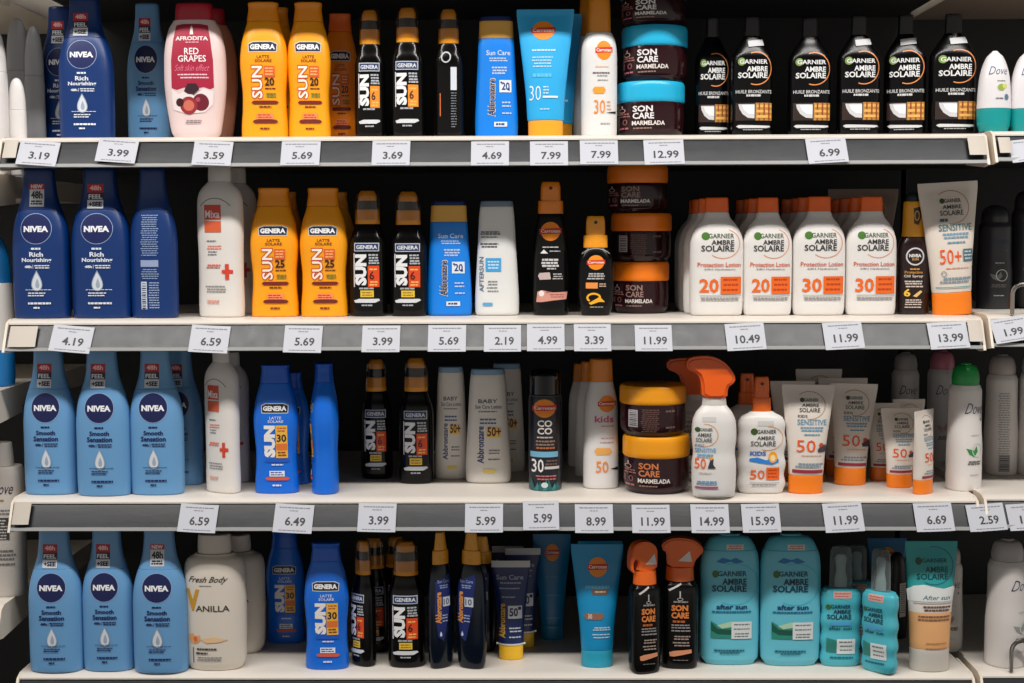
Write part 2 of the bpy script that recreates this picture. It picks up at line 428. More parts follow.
# ---- tapered flat bottle with band and flat lid
def abb(body, band, lid, kind):
    cx = 460
    if kind == 'blue':
        pr = [('t', 'Sun Care', 424, 512, 245, 262, (205, 220, 240)), ('bars', 432, 505, [272, 280], 4, (190, 205, 230)), ('bars', 444, 500, [303, 313, 322], 5, (190, 205, 230)),
              ('tr', 'Abbronzare', 428, 458, 338, 468, (205, 195, 190), {'b': .05}), ('tr', 'Abbronzare', 431, 455, 341, 465, (26, 34, 70), {'b': .02}),
              ('r', 472, 516, 345, 386, (228, 232, 238)), ('t', '20', 480, 510, 352, 379, (30, 60, 130), {'b': .03}), ('r', 476, 482, 350, 356, NAVY), ('r', 504, 510, 372, 380, NAVY),
              ('bars', 478, 516, [420, 432, 456], 5, (190, 205, 230)), ('r', 452, 500, 485, 501, (220, 225, 232)), ('bars', 456, 496, [493], 7, (40, 60, 120))]
    elif kind == 'white':
        pr = [('bars', 398, 478, [240, 247], 5, (90, 96, 104)), ('bars', 402, 470, [258], 4, (100, 106, 112)), ('bars', 398, 470, [282, 292], 5, (60, 64, 72)),
              ('tr', 'AFTERSUN', 397, 413, 328, 452, (90, 108, 130), {'b': .02}), ('r', 420, 476, 332, 380, (70, 160, 220)), ('bars', 426, 470, [345, 356, 367], 5, (200, 230, 245)),
              ('bars', 424, 466, [415, 425, 437, 449], 4, (120, 124, 130)), ('p', [(407, 496), (411, 490), (442, 490), (446, 496), (442, 502), (411, 502)], (90, 165, 215))]
    else:
        pr = [('t', 'BABY', 427, 494, 196, 210, (60, 66, 76)), ('t', 'Sun Care Lotion', 416, 508, 216, 230, (100, 104, 112)), ('bars', 424, 500, [240], 4, (110, 112, 120)),
              ('bars', 430, 490, [268, 281], 6, (80, 100, 150)), ('tr', 'Abbronzare', 422, 446, 300, 432, (40, 60, 120), {'b': .02}),
              ('r', 456, 504, 306, 340, (246, 200, 90)), ('t', '50+', 458, 506, 302, 336, (100, 50, 20), {'b': .03}),
              ('bars', 460, 504, [392, 402, 424], 4, (110, 112, 120)), ('p', [(440, 465), (446, 458), (482, 458), (490, 465), (482, 472), (446, 472)], (236, 210, 110)), ]
        pr = shift(pr, lambda y: 40 if y < 300 else 32 if y < 380 else 26)
    P = [part('body', mc(body, .36), [(537, 79), (490, 80), (400, 76), (300, 70), (205, 65)] + ([] if kind == 'blue' else [(150, 60)]), pr=pr, rb=12, rt=1, n=2.6)]
    if kind == 'blue': P.append(part('band', mc(band, .36), [(204, 65), (175, 63), (146, 62)], rb=0, rt=1, n=2.6))
    P.append(part('lid', mc(lid, .36), [(145 if kind == 'blue' else 149, 61), (130, 58)], rb=0, rt=4, n=2.6))
    return P
d_abblue = D('sun_lotion_bottle', 'bottle', 3.594, 460, 80, 130, 537, .52, abb((4, 128, 230), (224, 168, 70), (20, 40, 96), 'blue'), 'blue sun lotion bottles with a gold band')
d_abwhite = D('sun_lotion_bottle', 'bottle', 3.594, 460, 80, 130, 537, .52, abb((226, 226, 224), None, (120, 140, 160), 'white'))
d_abbaby = D('baby_lotion_bottle', 'bottle', 3.594, 460, 80, 130, 537, .52, abb((228, 222, 214), None, (134, 170, 200), 'baby'), 'white baby sun lotion bottles')

# ---- tubes standing on their caps
def tube(body, cap, tw, bw, prints, yb, yt, cx, capy, bands=(), crimp=None, capw=None):
    cw = capw or bw
    h = capy-yt
    P = [part('cap', mc(cap, .34), [(yb, cw, cw*.62, 2.1), (capy, cw, cw*.62, 2.1)], rb=4, rt=2),
         part('body', mc(body, .36), [(capy-.5, bw, bw*.62, 2.1), (capy-h*.2, bw+(tw-bw)*.12, bw*.6, 2.1), (capy-h*.5, bw+(tw-bw)*.45, bw*.47, 2.1), (capy-h*.8, bw+(tw-bw)*.82, bw*.22, 2.2),
              (yt+h*.08, bw+(tw-bw)*.97, bw*.07, 2.8), (yt+h*.05, tw, 3, 4), (yt, tw, 2.6, 4)], pr=prints, rb=2, rt=0, bands=list(bands))]
    return P
DISC = (246, 140, 20)
def disc(x, y, rx, ry):
    return [('e', x, y, rx, ry, DISC), ('p', [(x-rx*1.12, y-ry*.28), (x+rx*1.12, y-ry*.36), (x+rx*1.12, y+ry*.22), (x-rx*1.12, y+ry*.3)], (206, 40, 30)),
            ('t', 'Carroten', x-rx*.98, x+rx*.98, y-ry*.22, y+ry*.14, (250, 236, 220), {'b': .02})]
lb = (205, 230, 242)
d_tube30 = D('sunscreen_tube', 'tube', 4.017, 345, 110, 38, 540, .4, tube((42, 172, 232), (246, 164, 36), 110, 70,
    disc(337, 122, 42, 37) + [('bars', 285, 385, [200], 6, lb), ('bars', 292, 375, [228, 240, 252, 264], 4, lb), ('bars', 290, 372, [299], 14, (90, 195, 236)), ('t', '30', 283, 327, 340, 398, (225, 240, 248), {'b': -.01}),
     ('bars', 334, 358, [345, 357, 369], 5, lb), ('r', 334, 392, 380, 388, (230, 240, 246)), ('bars', 322, 362, [432], 4, lb)], 540, 38, 345, 475, capw=67))
d_tubeblue = D('sunscreen_tube', 'tube', 3.794, 520, 99, 155, 620, .4, tube((8, 142, 196), (36, 160, 190), 99, 60,
    disc(522, 240, 35, 37) + [('bars', 475, 568, [314], 12, (90, 170, 205)), ('r', 500, 560, 320, 342, (120, 96, 80)), ('bars', 505, 556, [331], 6, (230, 200, 160)),
     ('p', [(468, 422), (478, 410), (536, 410), (546, 422), (536, 436), (478, 436)], (150, 104, 84)), ('t', '30', 484, 500, 414, 432, (235, 225, 215)), ('bars', 500, 572, [466, 474, 492, 503], 4, lb)], 620, 155, 520, 556))
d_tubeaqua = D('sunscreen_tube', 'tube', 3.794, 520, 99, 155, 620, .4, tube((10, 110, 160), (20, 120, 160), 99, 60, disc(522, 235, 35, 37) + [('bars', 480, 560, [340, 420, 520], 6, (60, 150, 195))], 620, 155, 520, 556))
d_navytube = D('sunscreen_tube', 'tube', 3.794, 195, 72, 218, 590, .4, tube((16, 36, 92), (250, 196, 40), 72, 46,
    [('r', 122, 268, 218, 243, (198, 198, 198)), ('t', 'Sun Care', 140, 242, 270, 288, (160, 170, 190)), ('bars', 150, 236, [300, 320], 5, (150, 160, 185)), ('bars', 160, 215, [352], 5, (150, 160, 185)),
     ('tr', 'Abbronzare', 150, 174, 376, 506, (220, 170, 70), {'b': .03}), ('r', 184, 237, 384, 432, (215, 218, 224)), ('t', '50', 190, 222, 392, 424, (30, 40, 80), {'b': .03}), ('r', 222, 234, 388, 400, NAVY),
     ('bars', 188, 236, [468, 480, 502], 5, (200, 206, 216)), ('r', 140, 250, 527, 534, (225, 225, 222))], 590, 218, 195, 535), 'navy tubes with yellow caps')
def sens(col, kids, spf='50'):
    ink = (70, 70, 68)
    pr = [('ring', 312, 215, 58, 50, 3, (190, 150, 120), -100, 130), ('e', 285, 196, 8, 8, (60, 80, 40)), ('t', 'GARNIER', 292, 344, 190, 202, ink), ('t', 'AMBRE', 285, 345, 208, 220, ink), ('t', 'SOLAIRE', 276, 350, 224, 239, ink),
          ('t', 'KIDS', 270, 304, 248, 258, ink) if kids else ('bars', 270, 300, [252], 9, (60, 90, 110)),
          ('t', 'SENSITIVE', 268, 374, 264, 284, (96, 150, 180) if kids else (70, 120, 130), {'b': .01}), ('bars', 272, 366, [293, 303], 6, (120, 160, 185)),
          ('bars', 288, 352, [318], 5, (110, 150, 175)), ('t', spf, 266, 334, 337, 380, (236, 88, 20), {'b': .0}), ('bars', 278, 364, [392], 3, (226, 160, 130)),
          ('bars', 262, 366, [422, 432], 6, (130, 150, 165))]
    if kids: pr += [('e', 356, 356, 9, 9, (190, 70, 40)), ('p', [(342, 368), (372, 352), (376, 362), (372, 380), (344, 380)], (70, 60, 70)), ('r', 254, 364, 443, 455, (150, 40, 60))]
    else: pr += [('r', 340, 374, 338, 374, (80, 110, 120)), ('bars', 342, 372, [346, 356, 366], 4, (190, 205, 210)), ('ring', 276, 408, 8, 8, 2, GREY), ('r', 252, 362, 446, 449, (110, 170, 170))]
    return tube(col, (244, 128, 20), 95, 62, pr, 530, 142, 308, 464)
d_sens = D('sunscreen_tube', 'tube', 3.594, 308, 95, 142, 530, .42, sens((224, 212, 200), False, '50+'), 'beige sunscreen tubes with orange caps')
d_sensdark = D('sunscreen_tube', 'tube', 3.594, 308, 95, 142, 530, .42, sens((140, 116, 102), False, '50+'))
d_senskid = D('sunscreen_tube', 'tube', 3.594, 308, 95, 142, 530, .42, sens((226, 216, 206), True), 'beige sunscreen tubes with orange caps')
def after_tube():
    teal = (40, 160, 160)
    return tube(teal, (205, 198, 188), 98, 74, [('ring', 335, 235, 75, 72, 4, (30, 110, 130), -120, 100), ('e', 278, 218, 12, 14, (40, 80, 50)), ('t', 'GARNIER', 290, 385, 208, 224, (18, 60, 76)), ('t', 'AMBRE', 302, 388, 238, 260, (18, 60, 76)),
      ('t', 'SOLAIRE', 270, 388, 264, 286, (18, 60, 76)), ('p', [(237, 326), (260, 310), (295, 305), (330, 316), (370, 320), (410, 312), (417, 320), (410, 368), (242, 368)], (228, 230, 228)), ('t', 'After sun', 292, 396, 345, 362, (60, 110, 130), {'sh': .25}),
      ('r', 258, 400, 374, 376, (120, 100, 90)), ('bars', 286, 398, [388, 400], 7, (110, 70, 50)), ('bars', 268, 400, [424, 436], 6, (130, 90, 70)), ('bars', 295, 390, [525, 545], 4, (190, 140, 100))], 635, 145, 328, 550,
      bands=[(368, mc((226, 220, 212), .36)), (410, mc((238, 178, 120), .36))])
d_aftube = D('after_sun_tube', 'tube', 3.794, 328, 98, 145, 635, .42, after_tube())

# ---- white mist bottle with amber cap
def wspray():
    return [part('body', mc((226, 224, 222), .34), [(540, 70), (480, 71), (250, 71), (195, 69), (160, 62), (134, 50)], rb=8, rt=1, n=2.3,
                 pr=disc(575, 205, 30, 37) + [('bars', 535, 600, [268], 4, (226, 190, 160)), ('bars', 528, 606, [292], 6, (110, 108, 112)), ('bars', 545, 590, [303, 320], 4, (150, 148, 150)),
                     ('p', [(530, 358), (538, 346), (574, 346), (582, 358), (574, 372), (538, 372)], (240, 160, 50)), ('t', '30', 536, 580, 396, 450, (238, 140, 40), {'b': .0}), ('bars', 586, 604, [404, 418, 432], 5, (220, 160, 110)), ('p', [(582, 446), (622, 440), (622, 450)], INK), ('bars', 556, 602, [488], 4, (150, 148, 150))]),
            part('cap', mc((226, 140, 26), .2), [(133, 46), (60, 45), (0, 42), (-30, 40)], rb=0, rt=4, n=2, lab='tall amber cap')]
d_wspray = D('sun_mist_bottle', 'spray bottle', 4.017, 558, 71, -30, 540, .7, wspray(), 'white sun mist bottles with amber caps')
def kids():
    return [part('body', mc((228, 224, 222), .34), [(513, 61), (440, 62), (330, 60), (240, 59), (195, 56), (158, 48), (131, 42)], rb=7, rt=1, n=2.3,
                 pr=disc(524, 208, 28, 30) + [('t', 'kids', 482, 548, 250, 274, (214, 80, 130), {'b': .02}), ('bars', 500, 552, [287, 330, 345], 4, (190, 160, 170)),
                     ('p', [(480, 377), (488, 365), (534, 365), (542, 377), (534, 389), (488, 389)], (242, 176, 90)), ('t', '50', 486, 530, 412, 454, (240, 144, 60)), ('p', [(536, 440), (564, 434), (564, 446)], INK)]),
            part('cap', mc((232, 134, 22), .26), [(130, 43), (90, 41), (50, 39)], rb=0, rt=5, n=2, lab='orange cap')]
d_kids = D('sun_mist_bottle', 'spray bottle', 3.594, 505, 62, 50, 513, .72, kids(), 'white kids sun mist bottles')
def coco():
    teal = (50, 130, 130)
    pr = disc(303, 222, 38, 33) + [('r', 252, 360, 178, 181, (90, 95, 100)), ('t', 'CO', 278, 330, 264, 288, (214, 206, 198), {'b': .03}), ('t', 'CO', 278, 330, 291, 315, (214, 206, 198), {'b': .03}),
        ('bars', 276, 336, [326], 5, (190, 180, 170)), ('bars', 268, 342, [340, 352], 6, (150, 120, 100)), ('bars', 268, 342, [364], 6, (190, 110, 60)), ('r', 254, 350, 377, 397, (120, 178, 208)),
        ('t', '30', 258, 300, 404, 452, (234, 232, 230), {'b': .01}), ('bars', 305, 350, [410, 422], 6, (120, 90, 80)), ('r', 303, 354, 430, 440, (206, 200, 196)), ('bars', 270, 345, [465, 476], 5, (190, 110, 110))]
    for i in range(7): pr.append(('p', [(250+i*15, 518), (256+i*15+(i % 2)*8, 470+(i*17) % 22), (272+i*15, 518)], teal if i % 2 else (34, 96, 100)))
    pr.append(('e', 303, 497, 12, 10, (200, 215, 215)))
    return [part('body', mc((24, 26, 34), .3), [(520, 58), (480, 59), (200, 59), (175, 56)], rb=5, rt=3, n=2, pr=pr),
            part('spray_head', mc((20, 20, 22), .4), [(174, 30), (125, 26)], n=2, rb=0), part('clear_cap', M((70, 74, 80), .08, 'clear'), [(174, 55), (110, 54), (90, 50)], rb=0, rt=6, n=2)]
d_coco = D('sun_spray_can', 'spray can', 3.594, 306, 59, 90, 520, 1, coco())

# ---- screw top jars
def jar(lid, ink, lbl=True):
    cx = 202
    pr = []
    if lbl: pr = [('t', 'SON', 132, 200, 426, 449, ink, {'b': .03}), ('t', 'CARE', 132, 204, 452, 475, ink, {'b': .03}), ('t', 'MARMELADA', 130, 242, 482, 498, (226, 218, 212), {'b': .03}), ('bars', 134, 200, [509], 5, (150, 120, 110)),
          ('r', 97, 101, 424, 436, (200, 170, 160)), ('ring', 99, 442, 10, 8, 2, (200, 170, 160)), ('bars', 88, 124, [455, 464], 5, (150, 100, 95)), ('t', '10', 88, 116, 474, 496, (130, 80, 80)), ('bars', 88, 120, [508], 6, (190, 110, 120))]
    else: pr = [('r', 110, 140, 430, 500, (190, 186, 190))] + [('r', 113, 137, 434+i*7, 436+i*7+(i % 3), (60, 40, 44)) for i in range(9)] + [('bars', 150, 215, [428+i*8 for i in range(12)], 4, (104, 70, 64)), ('bars', 235, 275, [434, 500], 8, (110, 84, 80))]
    return [part('body', M((40, 12, 17), .16, 'plastic', .4), [(540, 106), (520, 114), (480, 117), (412, 115)], pr=pr, rb=10, rt=1, n=2),
            part('lid', mc(lid, .3), [(411, 116), (405, 119), (350, 119), (335, 116)], rb=2, rt=5, n=2)]
d_jarturq = D('cream_jar', 'jar', 3.594, 202, 119, 335, 540, 1, jar((30, 178, 222), (226, 222, 222)), 'stacked jars with turquoise lids')
d_jaramber = D('cream_jar', 'jar', 3.594, 202, 119, 335, 540, 1, jar((246, 160, 14), (206, 120, 70)), 'stacked jars with amber lids')
d_jaramberb = D('cream_jar', 'jar', 3.594, 202, 119, 335, 540, 1, jar((246, 160, 14), (206, 120, 70), False), 'stacked jars with amber lids')
d_jarorange = D('cream_jar', 'jar', 3.594, 202, 119, 335, 540, 1, jar((250, 128, 14), (150, 120, 110)), 'stacked jars with orange lids')
d_jarorangeb = D('cream_jar', 'jar', 3.594, 202, 119, 335, 540, 1, jar((250, 128, 14), (150, 120, 110), False), 'stacked jars with orange lids')

# ---- black tanning oil bottles
def tan(sticker):
    cx = 357; w = (226, 226, 226)
    pr = [('ring', 368, 272, 64, 64, 4, (224, 140, 80), -110, 110), ('e', 310, 246, 15, 15, (120, 150, 70)), ('t', 'GARNIER', 302, 414, 238, 255, w, {'b': .02}), ('t', 'AMBRE', 330, 414, 264, 284, w, {'b': .03}), ('t', 'SOLAIRE', 296, 414, 287, 309, w, {'b': .03}),
          ('t', 'HUILE BRONZANTE', 288, 432, 354, 367, (205, 205, 205)), ('bars', 328, 388, [375], 8, (205, 205, 205)),
          ('r', 288, 434, 403, 470, (186, 134, 60)), ('r', 288, 366, 403, 470, (44, 26, 20)), ('p', [(298, 408), (362, 408), (362, 462), (336, 460), (314, 445), (302, 425)], (206, 206, 208)), ('p', [(312, 412), (362, 412), (362, 446), (338, 444), (320, 430)], (236, 236, 238))]
    for i in range(3): pr += [('r', 370, 432, 410+i*20, 420+i*20, (236, 176, 90)), ('r', 378+i*20, 384+i*20, 404, 469, (150, 66, 30))]
    pr += [('p', [(290, 492), (300, 487), (424, 490), (428, 495), (410, 499), (300, 499)], (210, 210, 210)), ('bars', 310, 400, [505], 4, (160, 160, 160))]
    P = [part('body', M((6, 5, 6), .2, 'plastic', .25), [(530, 79), (500, 83), (260, 83), (228, 80), (198, 65), (170, 46), (146, 32)], pr=pr, rb=9, rt=1, n=2.7),
         part('cap', mc((14, 13, 14), .28), [(145, 31), (110, 30), (72, 29)], rb=0, rt=3, n=2)]
    if sticker: P[0]['pr'].append(('p', [(336, 166), (398, 160), (400, 184), (338, 190)], (190, 190, 192)))
    return P
d_tan = D('tanning_oil_bottle', 'bottle', 4.017, 357, 83, 72, 530, .55, tan(False), 'black tanning oil bottles')
d_tans = D('tanning_oil_bottle', 'bottle', 4.017, 357, 83, 72, 530, .55, tan(True), 'black tanning oil bottles')

# ---- white sun lotion with orange cap
def garn(spf):
    cx = 345; ink = (56, 54, 54); o = (238, 106, 24)
    pr = [('ring', 362, 285, 60, 54, 3, (226, 150, 110), -130, 70), ('e', 303, 258, 14, 14, (70, 120, 40)), ('t', 'GARNIER', 312, 400, 249, 266, (70, 90, 60), {'b': .01}), ('t', 'AMBRE', 322, 400, 272, 289, ink, {'b': .02}), ('t', 'SOLAIRE', 288, 400, 291, 313, ink, {'b': .02}),
          ('t', 'Protection Lotion', 276, 424, 352, 368, (214, 84, 40), {'b': .01}), ('t', '24H Hydration', 298, 404, 373, 381, (120, 118, 120)),
          ('t', spf, 282, 348, 410, 460, o, {'b': .025}), ('r', 354, 426, 403, 465, o), ('bars', 359, 420, [414, 432, 450], 7, (190, 60, 20)), ('r', 284, 426, 469, 471, (170, 168, 168)), ('bars', 284, 420, [479, 486], 4, (150, 148, 148))]
    return [part('body', mc((230, 226, 222), .36), [(543, 88), (510, 91), (330, 92), (285, 91), (245, 82), (215, 64), (192, 46), (173, 40)], pr=pr, rb=10, rt=1, n=2.6),
            part('cap', mc((255, 106, 8), .32), [(172, 41), (150, 40), (120, 39)], rb=0, rt=4, n=2.2, lab='orange screw cap')]
d_garn20 = D('sun_lotion_bottle', 'bottle', 3.594, 345, 92, 120, 543, .48, garn('20'), 'white sun lotion bottles with orange caps')
d_garn30 = D('sun_lotion_bottle', 'bottle', 3.594, 345, 92, 120, 543, .48, garn('30'), 'white sun lotion bottles with orange caps')

# ---- brown oil spray
def noil():
    cx = 247; g = (216, 150, 60)
    return [part('body', mc((34, 16, 14), .2), [(535, 56), (480, 57), (320, 57), (285, 54), (257, 44)], rb=6, rt=1, n=2.4,
                 pr=[('ring', 243, 327, 32, 32, 5, (205, 205, 210)), ('t', 'NIVEA', 222, 264, 318, 330, WHITE, {'b': .04}), ('t', 'SUN', 232, 254, 333, 341, (220, 180, 120)), ('bars', 222, 265, [372], 5, g), ('t', 'Protective', 208, 270, 378, 388, g), ('t', 'Oil Spray', 206, 272, 392, 404, (226, 214, 200)),
                     ('bars', 204, 276, [416, 424, 434], 5, (205, 190, 180)), ('t', '6', 206, 228, 442, 470, (240, 190, 60), {'b': .03}), ('p', [(236, 468), (262, 448), (270, 452), (250, 472)], (226, 190, 110)), ('bars', 208, 272, [482, 490, 498, 508], 4, (205, 190, 180))]),
            part('collar', mc((244, 166, 20), .3), [(256, 43), (200, 40), (131, 38)], rb=0, rt=2, n=2, pr=[('p', [(238, 155), (262, 150), (266, 185), (256, 215), (240, 210)], (70, 48, 24)), ('ring', 250, 182, 10, 18, 4, (214, 160, 60))]),
            part('spray_head', mc((26, 40, 40), .35), [(130, 34), (110, 30), (97, 24)], rb=0, rt=4, n=2)]
d_noil = D('oil_spray_bottle', 'spray bottle', 3.594, 247, 57, 97, 535, .7, noil())

# ---- black tanning sprays with orange pumps
def pump(cx, y0, y1, y2, w, col=(240, 136, 22)):
    return [part('collar', mc(col, .26), [(y0, w), (y1+3, w*.98)], rb=0, rt=2, n=2), part('spray_head', mc(col, .26), [(y1+3, w*.8), (y2+20, w*.78), (y2, w*.7)], rb=0, rt=4, n=2.3, pr=[('e', cx, (y1*.35+y2*.65), 6, 6, (60, 26, 14))])]
def cspray():
    cx = 322
    return [part('body', M((9, 8, 8), .2, 'plastic', .28), [(530, 61), (470, 64), (400, 63), (250, 55), (205, 48), (174, 42)], rb=8, rt=1, n=2.3,
                 pr=disc(321, 235, 33, 33) + [('bars', 290, 352, [290], 4, (190, 190, 190)), ('p', [(286, 312), (298, 298), (312, 312)], WHITE), ('bars', 315, 354, [304], 4, (170, 170, 170)), ('bars', 290, 352, [334, 345, 355], 7, (210, 205, 205)), ('bars', 305, 340, [365], 5, (190, 190, 190)),
                     ('p', [(278, 390), (284, 380), (318, 378), (322, 402), (284, 404)], (200, 180, 176)), ('bars', 326, 362, [384, 392, 400], 4, (180, 176, 176)),
                     ('p', [(272, 482), (284, 462), (276, 446), (290, 440), (302, 456), (330, 448), (378, 446), (374, 472), (330, 476), (290, 482)], (214, 150, 134)), ('e', 290, 452, 9, 10, (236, 230, 228)), ('bars', 318, 368, [456, 464], 3, (160, 70, 60))])] + pump(cx, 173, 125, 62, 43)
d_cspray = D('tanning_spray_bottle', 'spray bottle', 3.594, 322, 64, 62, 530, .72, cspray(), 'black tanning sprays with orange pumps')
def cshort():
    cx = 488
    return [part('body', M((9, 8, 8), .2, 'plastic', .28), [(540, 52), (500, 62), (420, 66), (350, 63), (318, 54), (298, 44)], rb=8, rt=1, n=2.3,
                 pr=[('ring', 488, 345, 62, 46, 3, (150, 140, 130), 35, 145)] + disc(488, 350, 29, 26) + [('bars', 456, 520, [390, 398, 407], 5, (190, 186, 186)), ('r', 452, 494, 421, 442, (240, 150, 70)), ('bars', 498, 526, [426, 434], 4, (200, 170, 150)),
                     ('ring', 480, 475, 26, 18, 7, (248, 176, 30), -20, 230), ('p', [(462, 494), (500, 472), (508, 478), (520, 490), (498, 490), (470, 500)], (248, 176, 30)), ('bars', 460, 516, [508], 4, (150, 146, 140))])] + pump(cx, 297, 250, 185, 43, (246, 160, 34))
d_cshort = D('tanning_spray_bottle', 'spray bottle', 3.594, 488, 66, 185, 540, .6, cshort(), 'black tanning sprays with orange pumps')

# ---- kids trigger and pump sprays
def ktrig():
    cx = 410; ink = (80, 84, 80)
    return [part('body', mc((230, 226, 222), .36), [(545, 72), (500, 76), (430, 77), (385, 72), (330, 77), (280, 75), (245, 64), (216, 43)], rb=10, rt=1, n=2.5,
                 pr=[('ring', 372, 320, 48, 42, 3, (232, 170, 120), -110, 90), ('r', 366, 412, 255, 272, (205, 203, 200)), ('e', 350, 300, 9, 9, (50, 80, 30)), ('t', 'GARNIER', 358, 400, 294, 306, ink), ('t', 'AMBRE', 350, 396, 312, 326, ink), ('t', 'SOLAIRE', 344, 398, 330, 345, ink),
                     ('t', 'KIDS', 342, 372, 352, 362, (90, 150, 190)), ('t', 'SENSITIVE', 342, 412, 366, 382, (90, 160, 200)), ('bars', 344, 404, [390, 398], 5, (130, 170, 200)), ('t', '50', 340, 378, 402, 440, (240, 110, 40)), ('p', [(384, 438), (392, 410), (404, 404), (402, 424), (412, 438)], (50, 50, 60)), ('e', 396, 402, 6, 6, (240, 160, 60)),
                     ('bars', 350, 404, [455], 3, (200, 160, 140)), ('bars', 344, 424, [486, 493], 5, (90, 150, 190)), ('r', 342, 420, 503, 510, (170, 80, 120))]),
            part('neck', mc((214, 208, 202), .3), [(215, 43), (190, 40)], rb=0, rt=1, n=2),
            dict(name='trigger_head', m=mc((244, 98, 12), .3), th=62, prism=[(366, 192), (452, 192), (454, 152), (470, 140), (482, 122), (466, 88), (438, 58), (400, 41), (350, 40), (314, 50), (310, 86), (350, 102), (362, 132)], lab='orange trigger spray head')]
d_ktrig = D('trigger_spray_bottle', 'spray bottle', 3.594, 410, 77, 38, 545, .55, ktrig(), 'white trigger spray bottles')
def kpump():
    cx = 148; ink = (70, 74, 68)
    return [part('body', mc((230, 226, 222), .36), [(530, 78), (495, 86), (460, 81), (425, 87), (388, 81), (350, 87), (312, 82), (284, 85), (258, 74), (237, 42)], rb=10, rt=1, n=2.6,
                 pr=[('r', 130, 186, 268, 286, (205, 203, 200)), ('ring', 165, 330, 58, 44, 3, (232, 170, 120), -110, 90), ('e', 118, 306, 12, 12, (60, 90, 30)), ('t', 'GARNIER', 128, 196, 299, 314, ink), ('t', 'AMBRE', 128, 190, 322, 336, ink), ('t', 'SOLAIRE', 106, 194, 340, 358, ink),
                     ('t', 'KIDS', 104, 160, 376, 392, (70, 110, 190), {'b': .04}), ('p', [(102, 402), (130, 398), (160, 408), (185, 400), (205, 404), (205, 416), (180, 424), (150, 420), (102, 412)], (40, 130, 210)), ('e', 184, 397, 16, 20, (246, 170, 40)), ('e', 184, 400, 9, 11, (250, 220, 170)),
                     ('t', '50', 104, 156, 443, 476, (240, 104, 26)), ('r', 161, 208, 434, 478, (240, 104, 26)), ('bars', 165, 204, [444, 456, 468], 5, (190, 60, 20)), ('r', 102, 208, 488, 490, (140, 138, 138)), ('bars', 110, 200, [497], 4, (150, 148, 148))])] + pump(cx, 236, 185, 113, 34, (238, 106, 18))
d_kpump = D('pump_spray_bottle', 'spray bottle', 3.594, 148, 87, 113, 530, .42, kpump(), 'white pump spray bottles')

# ---- after sun
def aft():
    cx = 489; ink = (14, 62, 84)
    pr = [('ring', 500, 300, 92, 80, 4, (70, 190, 210), -120, 110), ('p', [(432, 216), (455, 200), (485, 208), (505, 200), (535, 216), (505, 222), (485, 214), (460, 222)], (30, 120, 180)),
          ('e', 430, 262, 12, 14, (70, 110, 50)), ('t', 'GARNIER', 438, 546, 250, 270, ink, {'b': .02}), ('t', 'AMBRE', 455, 546, 278, 302, ink, {'b': .03}), ('t', 'SOLAIRE', 418, 546, 304, 329, ink, {'b': .03}),
          ('t', 'after sun', 434, 548, 376, 395, (16, 60, 110), {'b': .03}), ('bars', 414, 566, [405], 7, (20, 110, 150)), ('p', [(414, 440), (450, 462), (492, 440), (492, 505), (414, 505)], (40, 140, 120)), ('p', [(414, 445), (440, 470), (490, 472), (490, 492), (440, 490), (416, 478)], (20, 84, 70)), ('p', [(436, 456), (470, 446), (490, 440), (490, 462), (455, 468)], (180, 214, 180)),
          ('r', 490, 566, 442, 507, (222, 226, 226)), ('bars', 496, 560, [453, 470, 488, 498], 5, (110, 120, 124)), ('bars', 424, 548, [552], 7, (16, 100, 120)), ('bars', 440, 530, [562], 5, (16, 100, 120))]
    return [part('body', mc((104, 196, 216), .32), [(612, 96), (585, 108), (480, 111), (300, 111), (240, 110), (200, 106), (176, 99)], pr=pr, rb=8, rt=1, n=2.8),
            part('cap', mc((96, 188, 206), .32), [(175, 98), (150, 86), (130, 66), (118, 40)], rb=0, rt=6, n=2.6, pr=[('r', 470, 534, 152, 172, (214, 206, 198)), ('bars', 474, 530, [158, 166], 4, (200, 120, 100))])]
d_after = D('after_sun_bottle', 'bottle', 3.794, 489, 111, 118, 612, .5, aft(), 'teal after sun lotion bottles')
def afts():
    cx = 455; ink = (14, 62, 84)
    pr = [('r', 420, 488, 326, 352, (216, 170, 160)), ('bars', 424, 484, [334, 344], 4, (200, 90, 80)), ('ring', 445, 405, 60, 54, 3, (90, 200, 215), -110, 90), ('e', 402, 386, 9, 10, (70, 110, 50)), ('t', 'GARNIER', 410, 486, 376, 392, ink, {'b': .02}), ('t', 'AMBRE', 420, 486, 396, 412, ink, {'b': .03}), ('t', 'SOLAIRE', 398, 488, 415, 433, ink, {'b': .03}),
          ('r', 410, 486, 442, 456, (80, 170, 220)), ('t', 'after sun', 404, 490, 460, 474, ink), ('p', [(396, 505), (440, 515), (440, 560), (396, 560)], (40, 130, 120)), ('r', 434, 504, 508, 566, (222, 226, 226)), ('bars', 440, 498, [520, 536, 552], 6, (110, 120, 124)), ('bars', 405, 500, [580], 6, (16, 100, 120))]
    return [part('body', mc((78, 186, 202), .3), [(618, 72), (590, 78), (555, 72), (520, 79), (482, 72), (445, 79), (405, 72), (365, 78), (335, 76), (318, 66)], pr=pr, rb=8, rt=6, n=2.7),
            part('spray_head', mc((205, 212, 212), .3), [(316, 24), (290, 24), (250, 18), (205, 22), (190, 16)], rb=0, n=2), part('clear_cap', M((205, 216, 216), .14, 'frost'), [(317, 43), (230, 42), (180, 40), (160, 34)], rb=0, rt=8, n=2)]
d_afts = D('after_sun_spray_bottle', 'spray bottle', 3.794, 455, 78, 160, 618, .55, afts(), 'teal after sun sprays with clear caps')

